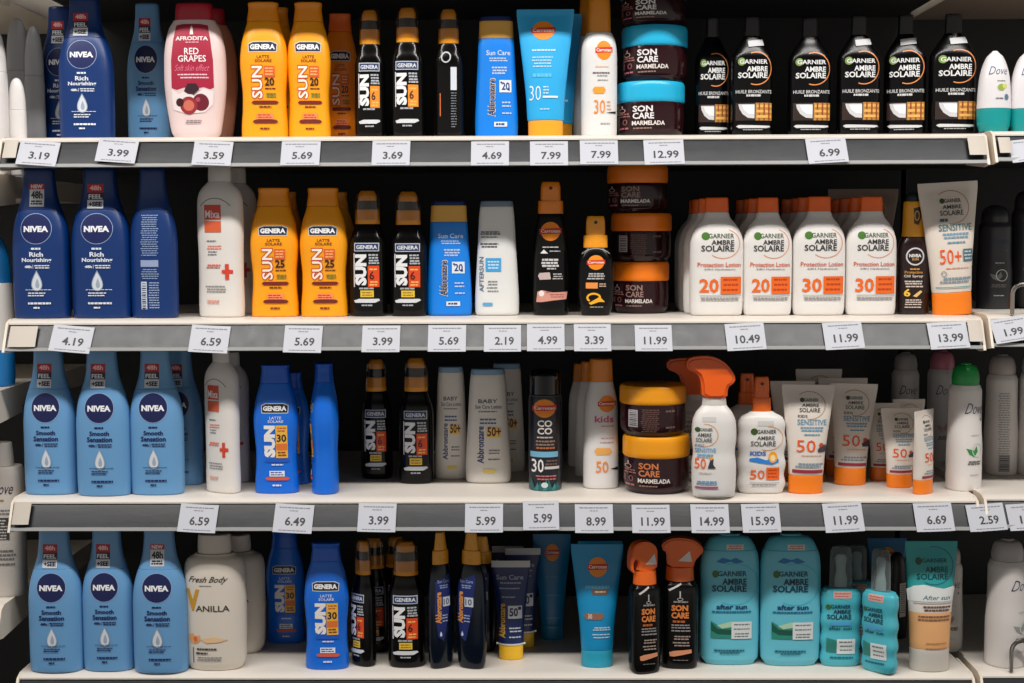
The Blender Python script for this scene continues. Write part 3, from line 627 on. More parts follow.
# ---- deodorants
def roll():
    cx = 600; n = (24, 44, 100)
    return [part('base', mc((14, 150, 150), .34), [(522, 55), (490, 63), (440, 66), (431, 66)], rb=5, rt=1, n=2.1),
            part('dome_cap', mc((226, 222, 224), .34), [(430, 66), (380, 64), (310, 58), (260, 46), (225, 30), (204, 12)], rb=0, rt=4, n=2.1,
                 pr=[('t', 'Dove', 570, 640, 268, 300, n, {'sh': .3, 'b': -.01}), ('bars', 595, 632, [325], 4, GREY), ('e', 612, 350, 15, 13, (150, 170, 60)), ('e', 626, 345, 10, 9, (206, 210, 120)), ('e', 634, 388, 9, 12, (90, 120, 140)), ('bars', 590, 625, [393], 5, GREY)])]
d_roll = D('roll_on_deodorant', 'deodorant', 4.017, 600, 66, 200, 522, .8, roll(), 'roll-on deodorants with teal bases')
def can(body, cap, leaf, ring=None):
    cx = 430; n = (28, 44, 90)
    return [part('body', mc(body, .36), [(520, 61), (490, 62), (370, 62), (290, 58), (220, 57), (165, 57), (142, 50)], rb=5, rt=1, n=2.1,
                 pr=[('t', 'Dove', 398, 468, 204, 242, n, {'sh': .3, 'b': -.01}), ('p', [(452, 262), (462, 258), (458, 270)], (60, 90, 60)), ('p', [(396, 365), (424, 372), (434, 356), (440, 376), (424, 396), (406, 386)], leaf), ('ring', 438, 372, 22, 26, 3, (200, 215, 200)), ('bars', 400, 460, [413, 421], 6, (110, 108, 106)), ('bars', 410, 450, [318, 460], 4, (190, 190, 190))]),
            part('cap', mc(cap, .34), [(141, 48), (122, 49), (95, 45), (75, 34), (65, 20)], rb=0, rt=5, n=2)]
d_cangreen = D('deodorant_can', 'deodorant', 3.594, 430, 62, 65, 520, 1, can((226, 220, 216), (30, 150, 70), (50, 140, 70)), 'white deodorant spray cans')
d_cangrey = D('deodorant_can', 'deodorant', 3.594, 430, 62, 65, 520, 1, can((216, 210, 206), (176, 170, 168), (150, 150, 150)), 'white deodorant spray cans')
d_canpink = D('deodorant_can', 'deodorant', 3.594, 430, 62, 65, 520, 1, can((200, 196, 196), (190, 110, 130), (190, 150, 160)), 'white deodorant spray cans')
def canback():
    P = can((214, 208, 204), (170, 160, 156), GREY)
    P[0]['pr'] = [('bars', 400, 446, [210+i*9 for i in range(26)], 4, (150, 146, 144)), ('r', 404, 446, 440, 506, (150, 146, 144))] + [('r', 408, 442, 446+i*7, 448+i*7+(i % 3), (50, 48, 48)) for i in range(8)]
    return P
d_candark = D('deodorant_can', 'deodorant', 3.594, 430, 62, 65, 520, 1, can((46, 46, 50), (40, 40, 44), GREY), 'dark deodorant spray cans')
d_canback = D('deodorant_can', 'deodorant', 3.594, 430, 62, 65, 520, 1, canback(), 'white deodorant spray cans')

# ---- white body milks
def mixa():
    cx = 222; r = (214, 66, 40)
    return [part('body', mc((228, 222, 216), .36), [(548, 82), (500, 84), (420, 82), (330, 82), (220, 85), (135, 84), (105, 78), (82, 64), (63, 46)], rb=8, rt=1, n=2.4,
                 pr=[('ring', 222, 200, 76, 80, 3, (120, 120, 120), 40, 140), ('r', 182, 246, 145, 198, r), ('r', 182, 246, 203, 243, (220, 96, 54)), ('t', 'Mixa', 186, 242, 164, 192, (245, 236, 232), {'b': .02}), ('bars', 190, 230, [274], 5, GREY), ('bars', 190, 250, [292, 301], 4, (226, 130, 110)), ('bars', 190, 230, [312, 322], 4, GREY),
                     ('bars', 186, 244, [360, 368], 5, (226, 110, 90)), ('r', 246, 284, 377, 390, r), ('r', 258, 271, 356, 412, r), ('bars', 178, 265, [436, 446, 455], 4, (140, 138, 138)), ('bars', 184, 236, [488, 496], 4, (226, 150, 130))]),
            part('cap', mc((222, 214, 206), .34), [(62, 44), (40, 44), (5, 42)], rb=0, rt=4, n=2)]
d_mixa = D('body_milk_bottle', 'bottle', 3.594, 222, 85, 5, 548, .55, mixa(), 'tall white body milk bottles with red labels')
def vanilla():
    cx = 212; ink = (64, 56, 50)
    return [part('body', mc((224, 214, 200), .38), [(635, 102), (610, 110), (560, 114), (400, 116), (270, 116), (235, 113), (208, 102), (188, 74)], rb=10, rt=3, n=2.3,
                 pr=[('t', 'Fresh Body', 128, 270, 266, 296, ink, {'sh': .5}), ('bars', 165, 215, [302], 3, GREY), ('t', 'V', 113, 167, 316, 400, (206, 150, 40), {'b': .05}), ('t', 'ANILLA', 152, 278, 378, 401, ink),
                     ('p', [(120, 495), (138, 486), (150, 500), (165, 492), (168, 512), (150, 528), (132, 524), (124, 510)], (236, 170, 110)), ('p', [(138, 505), (152, 496), (158, 514), (146, 524)], (224, 110, 60)), ('p', [(168, 508), (220, 500), (272, 510), (240, 520), (190, 524)], (238, 196, 150)),
                     ('r', 137, 140, 542, 602, ink), ('bars', 146, 232, [547], 7, ink), ('bars', 146, 200, [563], 7, ink), ('bars', 146, 250, [580, 590], 4, GREY)]),
            part('cap', mc((216, 206, 194), .38), [(186, 62), (175, 64), (130, 62), (115, 60)], rb=0, rt=4, n=2)]
d_van = D('body_lotion_bottle', 'bottle', 3.794, 212, 116, 115, 635, .62, vanilla(), 'cream coloured vanilla lotion bottles')
def afro(c=(228, 206, 204)):
    cx = 143; r = (168, 26, 58)
    sh = [(80, 106), (110, 101), (176, 101), (206, 106), (216, 160), (226, 240), (228, 345), (214, 352), (190, 344), (150, 350), (110, 345), (80, 354), (58, 346), (58, 240), (68, 160)]
    pr = [('p', sh, r), ('p', [(136, 142), (139, 115), (143, 107), (147, 115), (150, 142)], (236, 232, 232)), ('t', 'AFRODITA', 78, 208, 149, 165, (240, 224, 226), {'b': .03}), ('bars', 115, 172, [172], 3, (230, 190, 200)), ('t', 'RED', 114, 172, 194, 219, (245, 238, 238)), ('t', 'GRAPES', 88, 200, 222, 247, (245, 238, 238)),
          ('t', 'Soft skin effect', 76, 212, 258, 282, (240, 130, 160), {'sh': .3, 'b': -.01}), ('bars', 82, 210, [296, 308], 5, (240, 200, 210)),
          ('p', [(60, 350), (90, 372), (120, 352), (150, 378), (190, 350), (226, 360), (222, 410), (190, 440), (120, 446), (66, 430), (58, 390)], (236, 222, 222)), ('e', 176, 402, 32, 33, (110, 20, 40)), ('e', 128, 414, 35, 34, (150, 40, 50)), ('e', 128, 414, 22, 21, (206, 110, 90)), ('e', 92, 402, 16, 16, (60, 10, 24)), ('p', [(110, 360), (126, 330), (160, 330), (172, 352), (150, 372), (126, 370)], (52, 22, 36)),
          ('e', 166, 392, 9, 9, (170, 70, 90)), ('bars', 112, 178, [472, 480], 4, (140, 120, 124))]
    return [part('body', mc(c, .34), [(540, 88), (515, 99), (480, 106), (400, 118), (310, 125), (230, 124), (165, 116), (115, 102), (83, 84)], rb=6, rt=2, n=2.3, pr=pr),
            part('cap', mc((176, 24, 46), .3), [(82, 76), (50, 75), (18, 72)], rb=0, rt=6, n=2.3)]
d_afro = D('body_lotion_bottle', 'bottle', 4.017, 143, 125, 18, 540, .5, afro())

d_afrotan = D('body_lotion_bottle', 'bottle', 4.017, 143, 125, 18, 540, .5, afro((206, 150, 126)))
# ---- dark blue tanning sprays
def abspray(lbl=1):
    cx = 575; y = (236, 160, 24)
    pr = [('p', [(532, 292), (600, 262), (606, 280), (590, 420), (566, 520), (540, 500), (528, 400)], (16, 36, 104)), ('t', 'Sun Care', 540, 596, 284, 296, (150, 165, 200)), ('bars', 545, 590, [306, 314], 4, (150, 165, 200)), ('tr', 'Abbronzare', 530, 556, 330, 450, (226, 150, 70), {'b': .04}), ('r', 562, 598, 350, 386, (200, 205, 214)), ('t', '10', 566, 592, 356, 380, NAVY), ('bars', 556, 588, [420, 430, 442], 4, (170, 185, 215)), ('drop', 552, 490, 12, 20, (214, 222, 235))]
    return [part('body', M((5, 14, 28), .16, 'plastic', .4), [(627, 50), (600, 55), (520, 60), (420, 60), (310, 57), (265, 50), (229, 38)], rb=8, rt=1, n=2.3, pr=pr),
            part('collar', mc(y, .28), [(228, 39), (200, 38), (176, 37)], rb=0, rt=2, n=2), part('spray_head', mc(y, .28), [(175, 30), (140, 25), (108, 21)], rb=0, rt=3, n=2.2)]
d_abspray = D('tanning_spray_bottle', 'spray bottle', 3.794, 575, 60, 108, 627, .6, abspray(), 'dark blue tanning sprays with yellow heads')
def sonc(head, yoff=0):
    cx = 168; o = (226, 130, 60)
    return [part('body', M((9, 8, 8), .22, 'plastic', .28), [(640, 53), (600, 56), (345, 56), (318, 52), (303, 44)], rb=8, rt=2, n=2.9,
                 pr=[('p', [(132, 330), (170, 305), (172, 311), (136, 336)], (206, 200, 196)), ('r', 166, 170, 335, 362, (190, 186, 184)), ('ring', 168, 366, 9, 6, 2, (190, 186, 184)), ('bars', 146, 196, [376], 6, (150, 146, 146)), ('t', 'SON', 142, 192, 388, 412, o, {'b': .05}), ('t', 'CARE', 142, 194, 416, 440, o, {'b': .05}), ('bars', 146, 190, [452], 8, (190, 100, 40)),
                     ('bars', 140, 200, [466, 476, 488], 5, (150, 146, 146)), ('bars', 146, 200, [510, 520, 534, 545], 5, (170, 150, 140)), ('p', [(136, 572), (150, 566), (202, 560), (204, 574), (150, 588), (138, 588)], (226, 150, 110)), ('bars', 146, 196, [602], 3, (120, 118, 118))]),
            part('collar', mc((242, 108, 26), .3), [(302, 43), (250, 41)], rb=0, rt=0, n=2),
            dict(name='trigger_head', m=mc((242, 108, 26), .3), th=52, prism=head, sm=1, pr=[('p', [(162, 224), (196, 184), (204, 226)], (228, 222, 216))], lab='orange trigger spray head')]
h1 = [(127, 252), (207, 252), (209, 190), (206, 162), (186, 142), (156, 136), (126, 146), (112, 172), (108, 210), (108, 240), (116, 256), (124, 252), (118, 238), (120, 212), (130, 200), (138, 216)]
h2 = [(207, 252), (129, 252), (127, 190), (116, 186), (112, 160), (138, 140), (170, 136), (205, 142), (226, 160), (240, 184), (222, 210), (212, 226)]
d_son1 = D('trigger_spray_bottle', 'spray bottle', 3.794, 168, 56, 136, 640, .8, sonc(h1), 'black trigger spray bottles')
d_son2 = D('trigger_spray_bottle', 'spray bottle', 3.794, 168, 56, 136, 640, .8, sonc(h2), 'black trigger spray bottles')

# ---- neighbours on the next bays
def plain(body, base=None, prints=()):
    return [part('body', mc(body, .38), [(540, 86), (510, 90), (330, 90), (260, 89), (231, 87)], rb=8, rt=2, n=2.3, pr=list(prints), bands=([(430, mc(base, .36))] if base else [])),
            part('cap', mc(base or body, .38), [(230, 87), (180, 83), (130, 70), (100, 50), (84, 28), (80, 16)], rb=0, rt=6, n=2)]
d_plain = D('shampoo_bottle', 'bottle', 4, 412, 90, 80, 540, .6, plain((220, 216, 214)), 'white bottles on the neighbouring shelf')
d_plaingrey = D('shampoo_bottle', 'bottle', 4, 412, 90, 80, 540, .6, plain((150, 152, 156)), 'white bottles on the neighbouring shelf')
d_plainblue = D('shampoo_bottle', 'bottle', 4, 412, 90, 80, 540, .6, plain((222, 218, 214), (20, 120, 190)), 'white bottles on the neighbouring shelf')
d_dovebox = D('shower_gel_bottle', 'bottle', 4, 412, 90, 80, 540, .6, [part('body', mc((206, 198, 190), .4), [(540, 88), (520, 90), (180, 90), (150, 84)], rb=4, rt=5, n=3.4,
    pr=[('t', 'Dove', 420, 486, 196, 230, (40, 40, 60), {'sh': .3, 'b': .0}), ('bars', 440, 460, [248], 6, (150, 130, 90)), ('bars', 400, 490, [278, 288], 5, GREY), ('r', 396, 470, 300, 366, (60, 56, 54)), ('bars', 400, 466, [308+i*9 for i in range(7)], 4, (200, 196, 190)), ('bars', 400, 490, [400, 412, 424, 440], 6, (110, 108, 108))]),
    part('cap', mc((200, 194, 186), .4), [(149, 60), (120, 58), (80, 54)], rb=0, rt=4, n=2.6)])
def label_back():
    P = plain((20, 18, 20)); P[0]['pr'] = [('r', 400, 460, 240, 420, (222, 216, 206)), ('bars', 404, 456, [252+i*12 for i in range(13)], 5, (120, 116, 112)), ]
    return P
d_darkback = D('sun_oil_bottle', 'bottle', 4, 412, 90, 80, 540, .6, label_back())
LP, WS, EXPO = 70, .47, 0
# ------------------------------------------------------------------ setting
def box_bm(bm, x0, x1, y0, y1, z0, z1):
    r = bmesh.ops.create_cube(bm, size=1)
    for v in r['verts']: v.co = Vector(((x0+x1)/2+v.co.x*(x1-x0), (y0+y1)/2+v.co.y*(y1-y0), (z0+z1)/2+v.co.z*(z1-z0)))
    return r['verts']
def box(name, x0, x1, y0, y1, z0, z1, m, parent=None, bev=0):
    bm = bmesh.new(); box_bm(bm, x0, x1, y0, y1, z0, z1)
    if bev: bmesh.ops.bevel(bm, geom=bm.edges[:], offset=bev, segments=2, affect='EDGES')
    return link(name, to_mesh(name, bm, [m]), parent)
def extr(name, prof, x0, x1, m, parent=None, bev=0):
    bm = bmesh.new(); f = bm.faces.new([bm.verts.new((x0, y, z)) for y, z in prof])
    e = bmesh.ops.extrude_face_region(bm, geom=[f])
    for v in e['geom']:
        if isinstance(v, bmesh.types.BMVert): v.co.x = x1
    bmesh.ops.recalc_face_normals(bm, faces=bm.faces[:])
    if bev: bmesh.ops.bevel(bm, geom=bm.edges[:], offset=bev, segments=2, affect='EDGES', clamp_overlap=True)
    return link(name, to_mesh(name, bm, [m], angle=50), parent)

tag(box('floor', -3, 3, -3.2, 1, -.1, 0, M((84, 80, 76), .3, 'paint')), kind='structure')
tag(box('wall_back', -3, 3, .62, .72, 0, 2.9, M((120, 118, 114), .7, 'paint')), kind='structure')

CREAM = M((226, 218, 208), .36, 'paint'); RAIL = M((22, 26, 31), .34, 'rail'); STRIP = M((168, 168, 168), .34); BACK = M((17, 18, 20), .6, 'paint'); PLATE = M((224, 212, 196), .4, 'paint')
W2 = .665
def frame(label, x0, x1):
    r = bpy.data.objects.new('shelving_frame', None); COL.objects.link(r); r.location = ((x0+x1)/2, .43, 0)
    tag(r, label, 'shelving frame')
    h = (x1-x0)/2
    box('back_panel', -h, h, .0, .012, .1, 2.15, BACK, r)
    for s in (-h+.012, h-.012): box('upright', s-.012, s+.012, .012, .07, 0, 2.2, BACK, r)
    box('base', -h, h, -.40, .012, 0, .1, BACK, r)
    return r
def shelf(label, x0, x1, z, under=None, dp=.425, ed=.075):
    r = bpy.data.objects.new('store_shelf', None); COL.objects.link(r); r.location = ((x0+x1)/2, 0, z); tag(r, label, 'shelf', 'gondola shelves')
    h = (x1-x0)/2
    extr('deck', [(dp, 0), (.018, 0), (.011, -.0008), (.004, -.0026), (0, -.005), (0, -.0072), (.02, -.0085), (.02, -.03), (dp, -.03)], -h+.0035, h-.0035, CREAM, r)
    box('added_underside_sheet', -h+.004, h-.004, .024, dp, -.0312, -.0302, under or M((38, 38, 40), .6), r)  # thin added sheet; its dark default colour deepens the shade under the deck
    extr('price_rail', [(.002, -.0075), (-.0005, -.0115), (-.015, -.0375), (-.012, -.0375), (.004, -.0075)], -h+.0035, h-.0035, RAIL, r)
    extr('rail_edge', [(-.013, -.0372), (-.0175, -.0372), (-.0185, -.0415), (-.014, -.0425)], -h+.0035, h-.0035, STRIP, r)
    for s in (-1, 1):
        a, b = (-h, -h+.0035) if s < 0 else (h-.0035, h)
        extr('end_plate', [(ed, .001), (.01, .0), (-.002, -.005), (-.020, -.0435), (.0, -.046), (ed, -.04)], a, b, PLATE, r)
    return r
frame('dark shelving frame behind the wide middle shelves', -W2, W2)
frame('dark shelving frame of the bay at the left edge', -1.15, -W2-.016)
frame('dark shelving frame of the bay at the right edge', W2+.008, 1.15)
nm = {0: 'topmost wide shelf, above all the bottles', 1: 'wide shelf carrying the black oil bottles and turquoise jars', 2: 'wide shelf carrying the white lotions with orange caps', 3: 'wide shelf carrying the white trigger sprayer and amber jars', 4: 'lowest wide shelf, carrying the teal after sun bottles'}
for i in range(5):
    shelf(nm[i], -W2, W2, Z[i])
    shelf(*[['topmost shelf of the right-hand bay', 'right-hand bay shelf carrying two roll-on deodorants', 'right-hand bay shelf with the 1.99 tag', 'right-hand bay shelf with the 2.59 tag', 'lowest shelf of the right-hand bay'][i], W2+.007, 1.12, Z[i]+(.003 if i else -.004)], under=None if i else M((150, 132, 120), .5))
ZL = {0: 1.815, 1: 1.537, 2: 1.238, 3: .939}
for i, l in enumerate(['topmost shelf of the left-hand bay', 'left-hand bay shelf under the white bottles at the upper left', 'left-hand bay shelf halfway up, its end showing', 'lowest left-hand bay shelf, carrying the shower gel']):
    shelf(l, -1.12, -W2-.018, ZL[i], under=PLATE, ed=.10)

# ------------------------------------------------------------------ price tags
TAGW, INKT = M((186, 188, 197), .45), M((40, 40, 44), .5)
def pricetag(u0, u1, v0, v1, txt, row, label, tilt=0, blank=False, fx=(.16, .86)):
    zs = Z[row]
    # plane of the rail face
    yc = -.0118
    a = at_y((u0+u1)/2, (v0+v1)/2, yc); dep = depth(a); w = (u1-u0)*dep/F; h = (v1-v0)*dep/F*1.0
    lean = math.atan2(.0145, .026)
    bm = bmesh.new(); nx = 8
    def P(s, t, o=0):  # s,t in 0..1 (t up)
        x = (s-.5)*w; zz = (t-.5)*h; bow = .0012*(1-(2*s-1)**2)
        return (x, -bow+zz*math.tan(lean)-o, zz)
    g = [[bm.verts.new(P(i/nx, j)) for i in range(nx+1)] for j in (0, 1)]
    g2 = [[bm.verts.new(P(i/nx, j, -.0007)) for i in range(nx+1)] for j in (0, 1)]
    for i in range(nx):
        bm.faces.new((g[0][i], g[0][i+1], g[1][i+1], g[1][i])); bm.faces.new((g2[0][i+1], g2[0][i], g2[1][i], g2[1][i+1]))
        for j in (0, 1): bm.faces.new((g[j][i], g2[j][i], g2[j][i+1], g[j][i+1]) if j == 0 else (g[j][i+1], g2[j][i+1], g2[j][i], g[j][i]))
    for i in (0, nx): bm.faces.new((g[0][i], g[1][i], g2[1][i], g2[0][i]))
    mats = [TAGW if not blank else M((190, 180, 168), .45)]
    if not blank:
        mats.append(INKT); mats.append(M((120, 120, 126), .5))
        def add(V, Fs, mi):
            vv = [bm.verts.new(P(s, t, .00025)) for s, t in V]
            for f in Fs:
                q = bm.faces.new([vv[k] for k in f]); q.material_index = mi; q.normal_update()
                if q.normal.y > 0: q.normal_flip()
        if txt:
            vs, fs = text_geo(txt, .022); n = len(txt); tw = (fx[1]-fx[0])
            if n > 4: fx = (.10, .94); tw = .84
            cw = .132 if n <= 4 else .128
            x1 = min(.9, .56+cw*n/2*.95); x0 = x1-cw*n*.98
            add([(x0+(x1-x0)*s, .25+.31*t) for s, t in vs], fs, 1)
        rr = random.Random(int(u0))
        for (ya, yb, x0, x1) in ((.86, .9, .1, .92), (.76, .79, .36, .62), (.07, .1, .12, .9)):
            x = x0+rr.uniform(0, .05)
            while x < x1-.04:
                q = min(x1, x+rr.uniform(.04, .12)); add([(x, ya), (q, ya), (q, yb), (x, yb)], [(0, 1, 2, 3)], 2); x = q+.015
    o = link('price_tag' if not blank else 'blank_tag', to_mesh('price_tag', bm, mats))
    o.location = a; o.rotation_euler = (0, math.radians(tilt), 0)
    tag(o, label, 'price tag', 'price tags on the shelf rails'); return o
TG = [
 (1, [(18, 58, 141, 165.5, '3.19', 'under the leftmost blue bottles, top rail', 4), (97, 137, 138.5, 162.5, '3.99', 'left of the 3.59 tag, top rail', 4), (193, 232, 141, 165.5, '3.59', 'under the red grape lotion', 2), (281, 320, 141, 165.5, '5.69', 'on the top rail, under the yellow bottles', 0),
      (372, 410, 140.5, 165.5, '3.69', 'under the black oil sprays of the top row', 0), (471, 509, 141, 165.5, '4.69', 'under the blue bottle with the gold band', 0), (530, 568, 141, 165.5, '7.99', 'under the light blue sunscreen tube', 0), (580, 618, 140, 164.5, '7.99', 'under the white mist bottle with amber cap', 0), (644, 684, 139.5, 164.5, '12.99', 'under the turquoise lidded jars', -1), (807, 847, 137.5, 163, '6.99', 'under the black tanning oil bottles', -3), (1010, 1050, 138.5, 161, '', 'cut off by the right edge under the roll-on deodorants', -6)]),
 (2, [(51, 92, 326.3, 351.6, '4.19', 'under the dark blue lotion bottles', 5), (190, 229, 326, 352, '6.59', 'under the white body milk of the second row', 3), (284, 322, 326, 352, '5.69', 'under the yellow bottles of the second row', 1), (362, 400, 326, 351.5, '3.99', 'under the two oil sprays of the second row', 0), (428, 466, 325.5, 351, '5.69', 'under the blue bottle with gold band, second row', 0), (484, 521, 325.5, 351, '2.19', 'under the white after sun bottle', 0), (527, 564.5, 324.5, 350.5, '4.99', 'under the tall black tanning spray', 0), (574, 611, 324.5, 350.5, '3.39', 'under the short black tanning spray', 0),
      (635, 672, 325.5, 350.5, '11.99', 'under the orange lidded jars', 0), (726, 765, 323.5, 349.5, '10.49', 'under the white lotions with orange caps', -3), (824, 863, 322.5, 348.5, '11.99', 'under the SPF 30 lotions', -3), (929, 968, 322.5, 348, '13.99', 'under the beige tube, second row', -3), (993, 1029, 318, 341, '1.99', 'at the right edge below the wire fence, tilted', -9)]),
 (3, [(179, 217, 505.5, 531, '6.59', 'under the white body milk of the third row', 3), (274, 313, 505.5, 531.5, '6.49', 'under the blue sun milk bottles', 3), (358, 396, 504.5, 530.5, '3.99', 'under the oil sprays of the third row', 1), (465, 503, 505, 531, '5.99', 'under the white baby lotions', 0), (523, 559, 502, 528.5, '5.99', 'set high under the dark spray can', -1), (575, 613, 505.5, 531.5, '8.99', 'under the kids mist bottle', 0), (632, 670, 506, 531.5, '11.99', 'under the amber lidded jars', 0), (691, 729, 505.5, 531.5, '14.99', 'under the white trigger sprayer', 0), (742, 780, 505, 531, '15.99', 'under the white pump spray', -1),
      (824, 863, 504, 530.5, '11.99', 'under the beige kids tubes', -3), (915, 953, 504, 530, '6.69', 'under the smallest beige tubes', -2), (968, 1005, 505, 529.5, '2.59', 'across the gap between the middle and right bays', -4), (1008, 1047, 504.5, 528.5, '1.99', 'cut off by the right edge of the third rail', -4)])]
for row, L in TG:
    for (u0, u1, v0, v1, t, lab, tl) in L:
        pricetag(u0, u1, v0, v1, t, row, ('white price tag %s %s' % (('reading '+t) if t and u0 < 1000 or t == '1.99' and row == 2 else '', lab)).replace('  ', ' '), tl)
for (u0, u1, v0, v1, row, lab) in [(3.5, 17, 139.5, 158, 1, 'blank cream card at the left end of the top rail'), (968.5, 986, 135.5, 155, 1, 'blank cream card at the right end of the top rail'), (9, 36.5, 326.5, 346.5, 2, 'blank cream card at the left end of the second rail'), (968.5, 982, 320.5, 341, 2, 'blank cream card at the right end of the second rail'), (13, 30, 503, 523.5, 3, 'blank cream card at the left end of the third rail'), (999, 1011, 137, 153, 1, 'blank white card beside the roll-on deodorants, next bay')]:
    pricetag(u0, u1, v0, v1, '', row, lab, blank=True)

# ------------------------------------------------------------------ wire fences on the right-hand bay
def wire(u, v0, v1, row, label):
    p0 = at_y(u, v1, .006); p1 = at_y(u, v0, .006); zb = Z[row]+.003; rad = .003; top = p1.z
    pts = [Vector((p0.x, .006, zb))]; r = .014
    pts.append(Vector((p0.x, .006, top-r)))
    for i in range(1, 7):
        a = math.pi/2*i/6; pts.append(Vector((p0.x+r-r*math.cos(a), .006, top-r+r*math.sin(a))))
    L = .3; pts.append(Vector((p0.x+L-r, .006, top)))
    for i in range(1, 7):
        a = math.pi/2*i/6; pts.append(Vector((p0.x+L-r+r*math.sin(a), .006, top-r+r*math.cos(a))))
    pts.append(Vector((p0.x+L, .006, zb)))
    bm = bmesh.new(); rings = []
    for i, p in enumerate(pts):
        t = (pts[min(i+1, len(pts)-1)]-pts[max(i-1, 0)]).normalized(); s = Vector((0, 1, 0)); q = t.cross(s)
        rings.append([bm.verts.new(p+rad*(s*math.cos(k*math.pi/4)+q*math.sin(k*math.pi/4))) for k in range(8)])
    for a, b in zip(rings, rings[1:]):
        for k in range(8): bm.faces.new((a[k], a[(k+1) % 8], b[(k+1) % 8], b[k]))
    bm.faces.new(rings[0][::-1]); bm.faces.new(rings[-1]); bmesh.ops.recalc_face_normals(bm, faces=bm.faces[:])
    tag(link('wire_shelf_fence', to_mesh('wire', bm, [M((170, 166, 160), .25, 'metal')])), label, 'wire fence', 'wire fences on the right-hand bay')
wire(1012, 284, 319, 2, 'bent wire fence standing above the tilted 1.99 tag')
wire(1011, 641, 676, 4, 'bent wire fence in front of the lowest deodorant can')

# ------------------------------------------------------------------ products
# top row
put(d_rich, 41, 86, 7, 1, 'dark blue lotion bottle half hidden behind the brighter blue one, top row', yd=.17)
put(d_rich, 60, 114, -1, 1, 'bright blue rich lotion bottle at the left of the top row', yd=.04)
put(d_smooth, 128, 171, 4, 1, 'light blue lotion bottle left of the red grape lotion, top row', yd=.125)
put(d_afro, 165, 227, 4, 1, 'pale pink lotion bottle with red grapes label and red cap', yd=.04)
put(d_afrotan, 181, 238, 9, 1, 'peach coloured lotion bottle hidden behind the red grapes bottle', yd=.13)
put(d_gen20, 241, 288.5, 3, 1, 'left yellow SPF 20 sun milk bottle, beside the red grape lotion', yd=.04)
put(d_gen20, 288, 331, 3, 1, 'right yellow SPF 20 sun milk bottle, beside the orange one', yd=.045)
put(d_gen20, 255, 297, 8, 1, 'yellow sun milk bottle in shade between the two SPF 20 bottles', yd=.13)
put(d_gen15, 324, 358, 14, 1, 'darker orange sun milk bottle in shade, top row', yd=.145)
put(d_oil2, 355, 386, 9, 1, 'black oil spray next to the orange bottle, top row', yd=.05)
put(d_oil2, 391, 425, 6.5, 1, 'middle black oil spray of the top row', yd=.045)
put(d_oilback, 433, 465, 8, 1, 'black oil spray turned to its barcode side, top row', yd=.05, yaw=-12)
put(d_abblue, 475, 518, 17, 1, 'blue lotion bottle with gold band beside the light blue tube, top row', yd=.05, tilt=0)
put(d_tube30, 518, 575, 9.5, 1, 'light blue SPF 30 tube with orange cap, top row', yd=.04, uc=545.5)
put(d_tube30, 530, 580, 14, 1, 'second light blue tube, mostly hidden behind the first one, top row', yd=.11, uc=557)
put(d_wspray, 581, 617, -9, 1, 'white SPF 30 mist bottle with tall amber cap', yd=.05, uc=599)
put(d_wspray, 573, 607, -6, 1, 'white mist bottle half hidden behind the SPF 30 mist bottle', yd=.13)
def stack(designs, specs, row, yd):
    zz = (Z[row] if isinstance(row, int) else row)+.0004
    for d, (u0, u1, vt, lab) in zip(designs, specs):
        o = put(d, u0, u1, vt, zz, lab, yd=yd)
        sc = (u1-u0)*depth(at_y((u0+u1)/2, vt, yd+d.hd))/F/d.W; p = at_y((u0+u1)/2, vt, yd+d.hd*.05)
        o.scale = (sc, sc, (p.z-zz)/d.H); zz = p.z+.0008
        yield o
jd = d_jarturq
list(stack([jd, jd, jd], [(616.5, 684.5, 80.5, 'lowest jar of the turquoise lidded stack, top row'), (621.5, 687.5, 24, 'middle jar of the turquoise lidded stack, top row'), (620, 686, -20, 'uppermost jar of the turquoise lidded stack, cut by the frame')], 1, .05))
T = [(695, 729, 18, 'dim black tanning oil bottle next to the turquoise jars', .08, d_tan), (731, 772, 17, 'black tanning oil bottle with security sticker, second from the turquoise jars', .05, d_tans), (788, 830, 18, 'black tanning oil bottle without security sticker, above the 6.99 tag', .05, d_tan),
     (837, 879, 16, 'black tanning oil bottle with sticker, right of the 6.99 tag', .05, d_tans), (884, 925, 15, 'black tanning oil bottle with sticker, second from the roll-on deodorants', .06, d_tans), (929, 975, 14, 'black tanning oil bottle with sticker, next to the roll-on deodorants', .05, d_tans)]
for u0, u1, vt, lab, yd, d in T: put(d, u0, u1, vt, 1, lab, yd=yd, yaw=(-14 if u0 == 884 else 0))
for u0, u1, vt, lab in [(977, 1010.5, 50, 'white roll-on deodorant with teal base, beside the black oil bottles'), (1009.5, 1043, 51, 'white roll-on deodorant with teal base, cut by the right edge')]:
    put(d_roll, u0, u1, vt, Z[1]+.003, lab, yd=.02)

# second row
put(d_richnew, 14, 70.5, 168, 2, 'dark blue rich lotion bottle with NEW sticker, second row', yd=.02)
put(d_rich, 73, 131.5, 168, 2, 'dark blue rich lotion bottle with red 48h sticker, second row', yd=.02)
put(d_richback, 131, 178.5, 168, 2, 'dark blue lotion bottle turned to its back label', yd=.02, yaw=-6)
put(d_mixa, 197.5, 245.5, 166, 2, 'white body milk bottle with red label, second row', yd=.04, yaw=-14)
put(d_mixa, 215, 258, 168, 2, 'white body milk bottle behind the other, second row', yd=.12)
put(d_gen25, 251, 299, 188, 2, 'left yellow SPF 25 sun milk bottle, beside the white body milk', yd=.045)
put(d_gen25, 300.5, 348, 188, 2, 'right yellow SPF 25 sun milk bottle, beside the black oil spray', yd=.045)
put(d_gen25, 263, 305, 192, 2, 'yellow sun milk bottle in shade behind the left SPF 25 bottle', yd=.14)
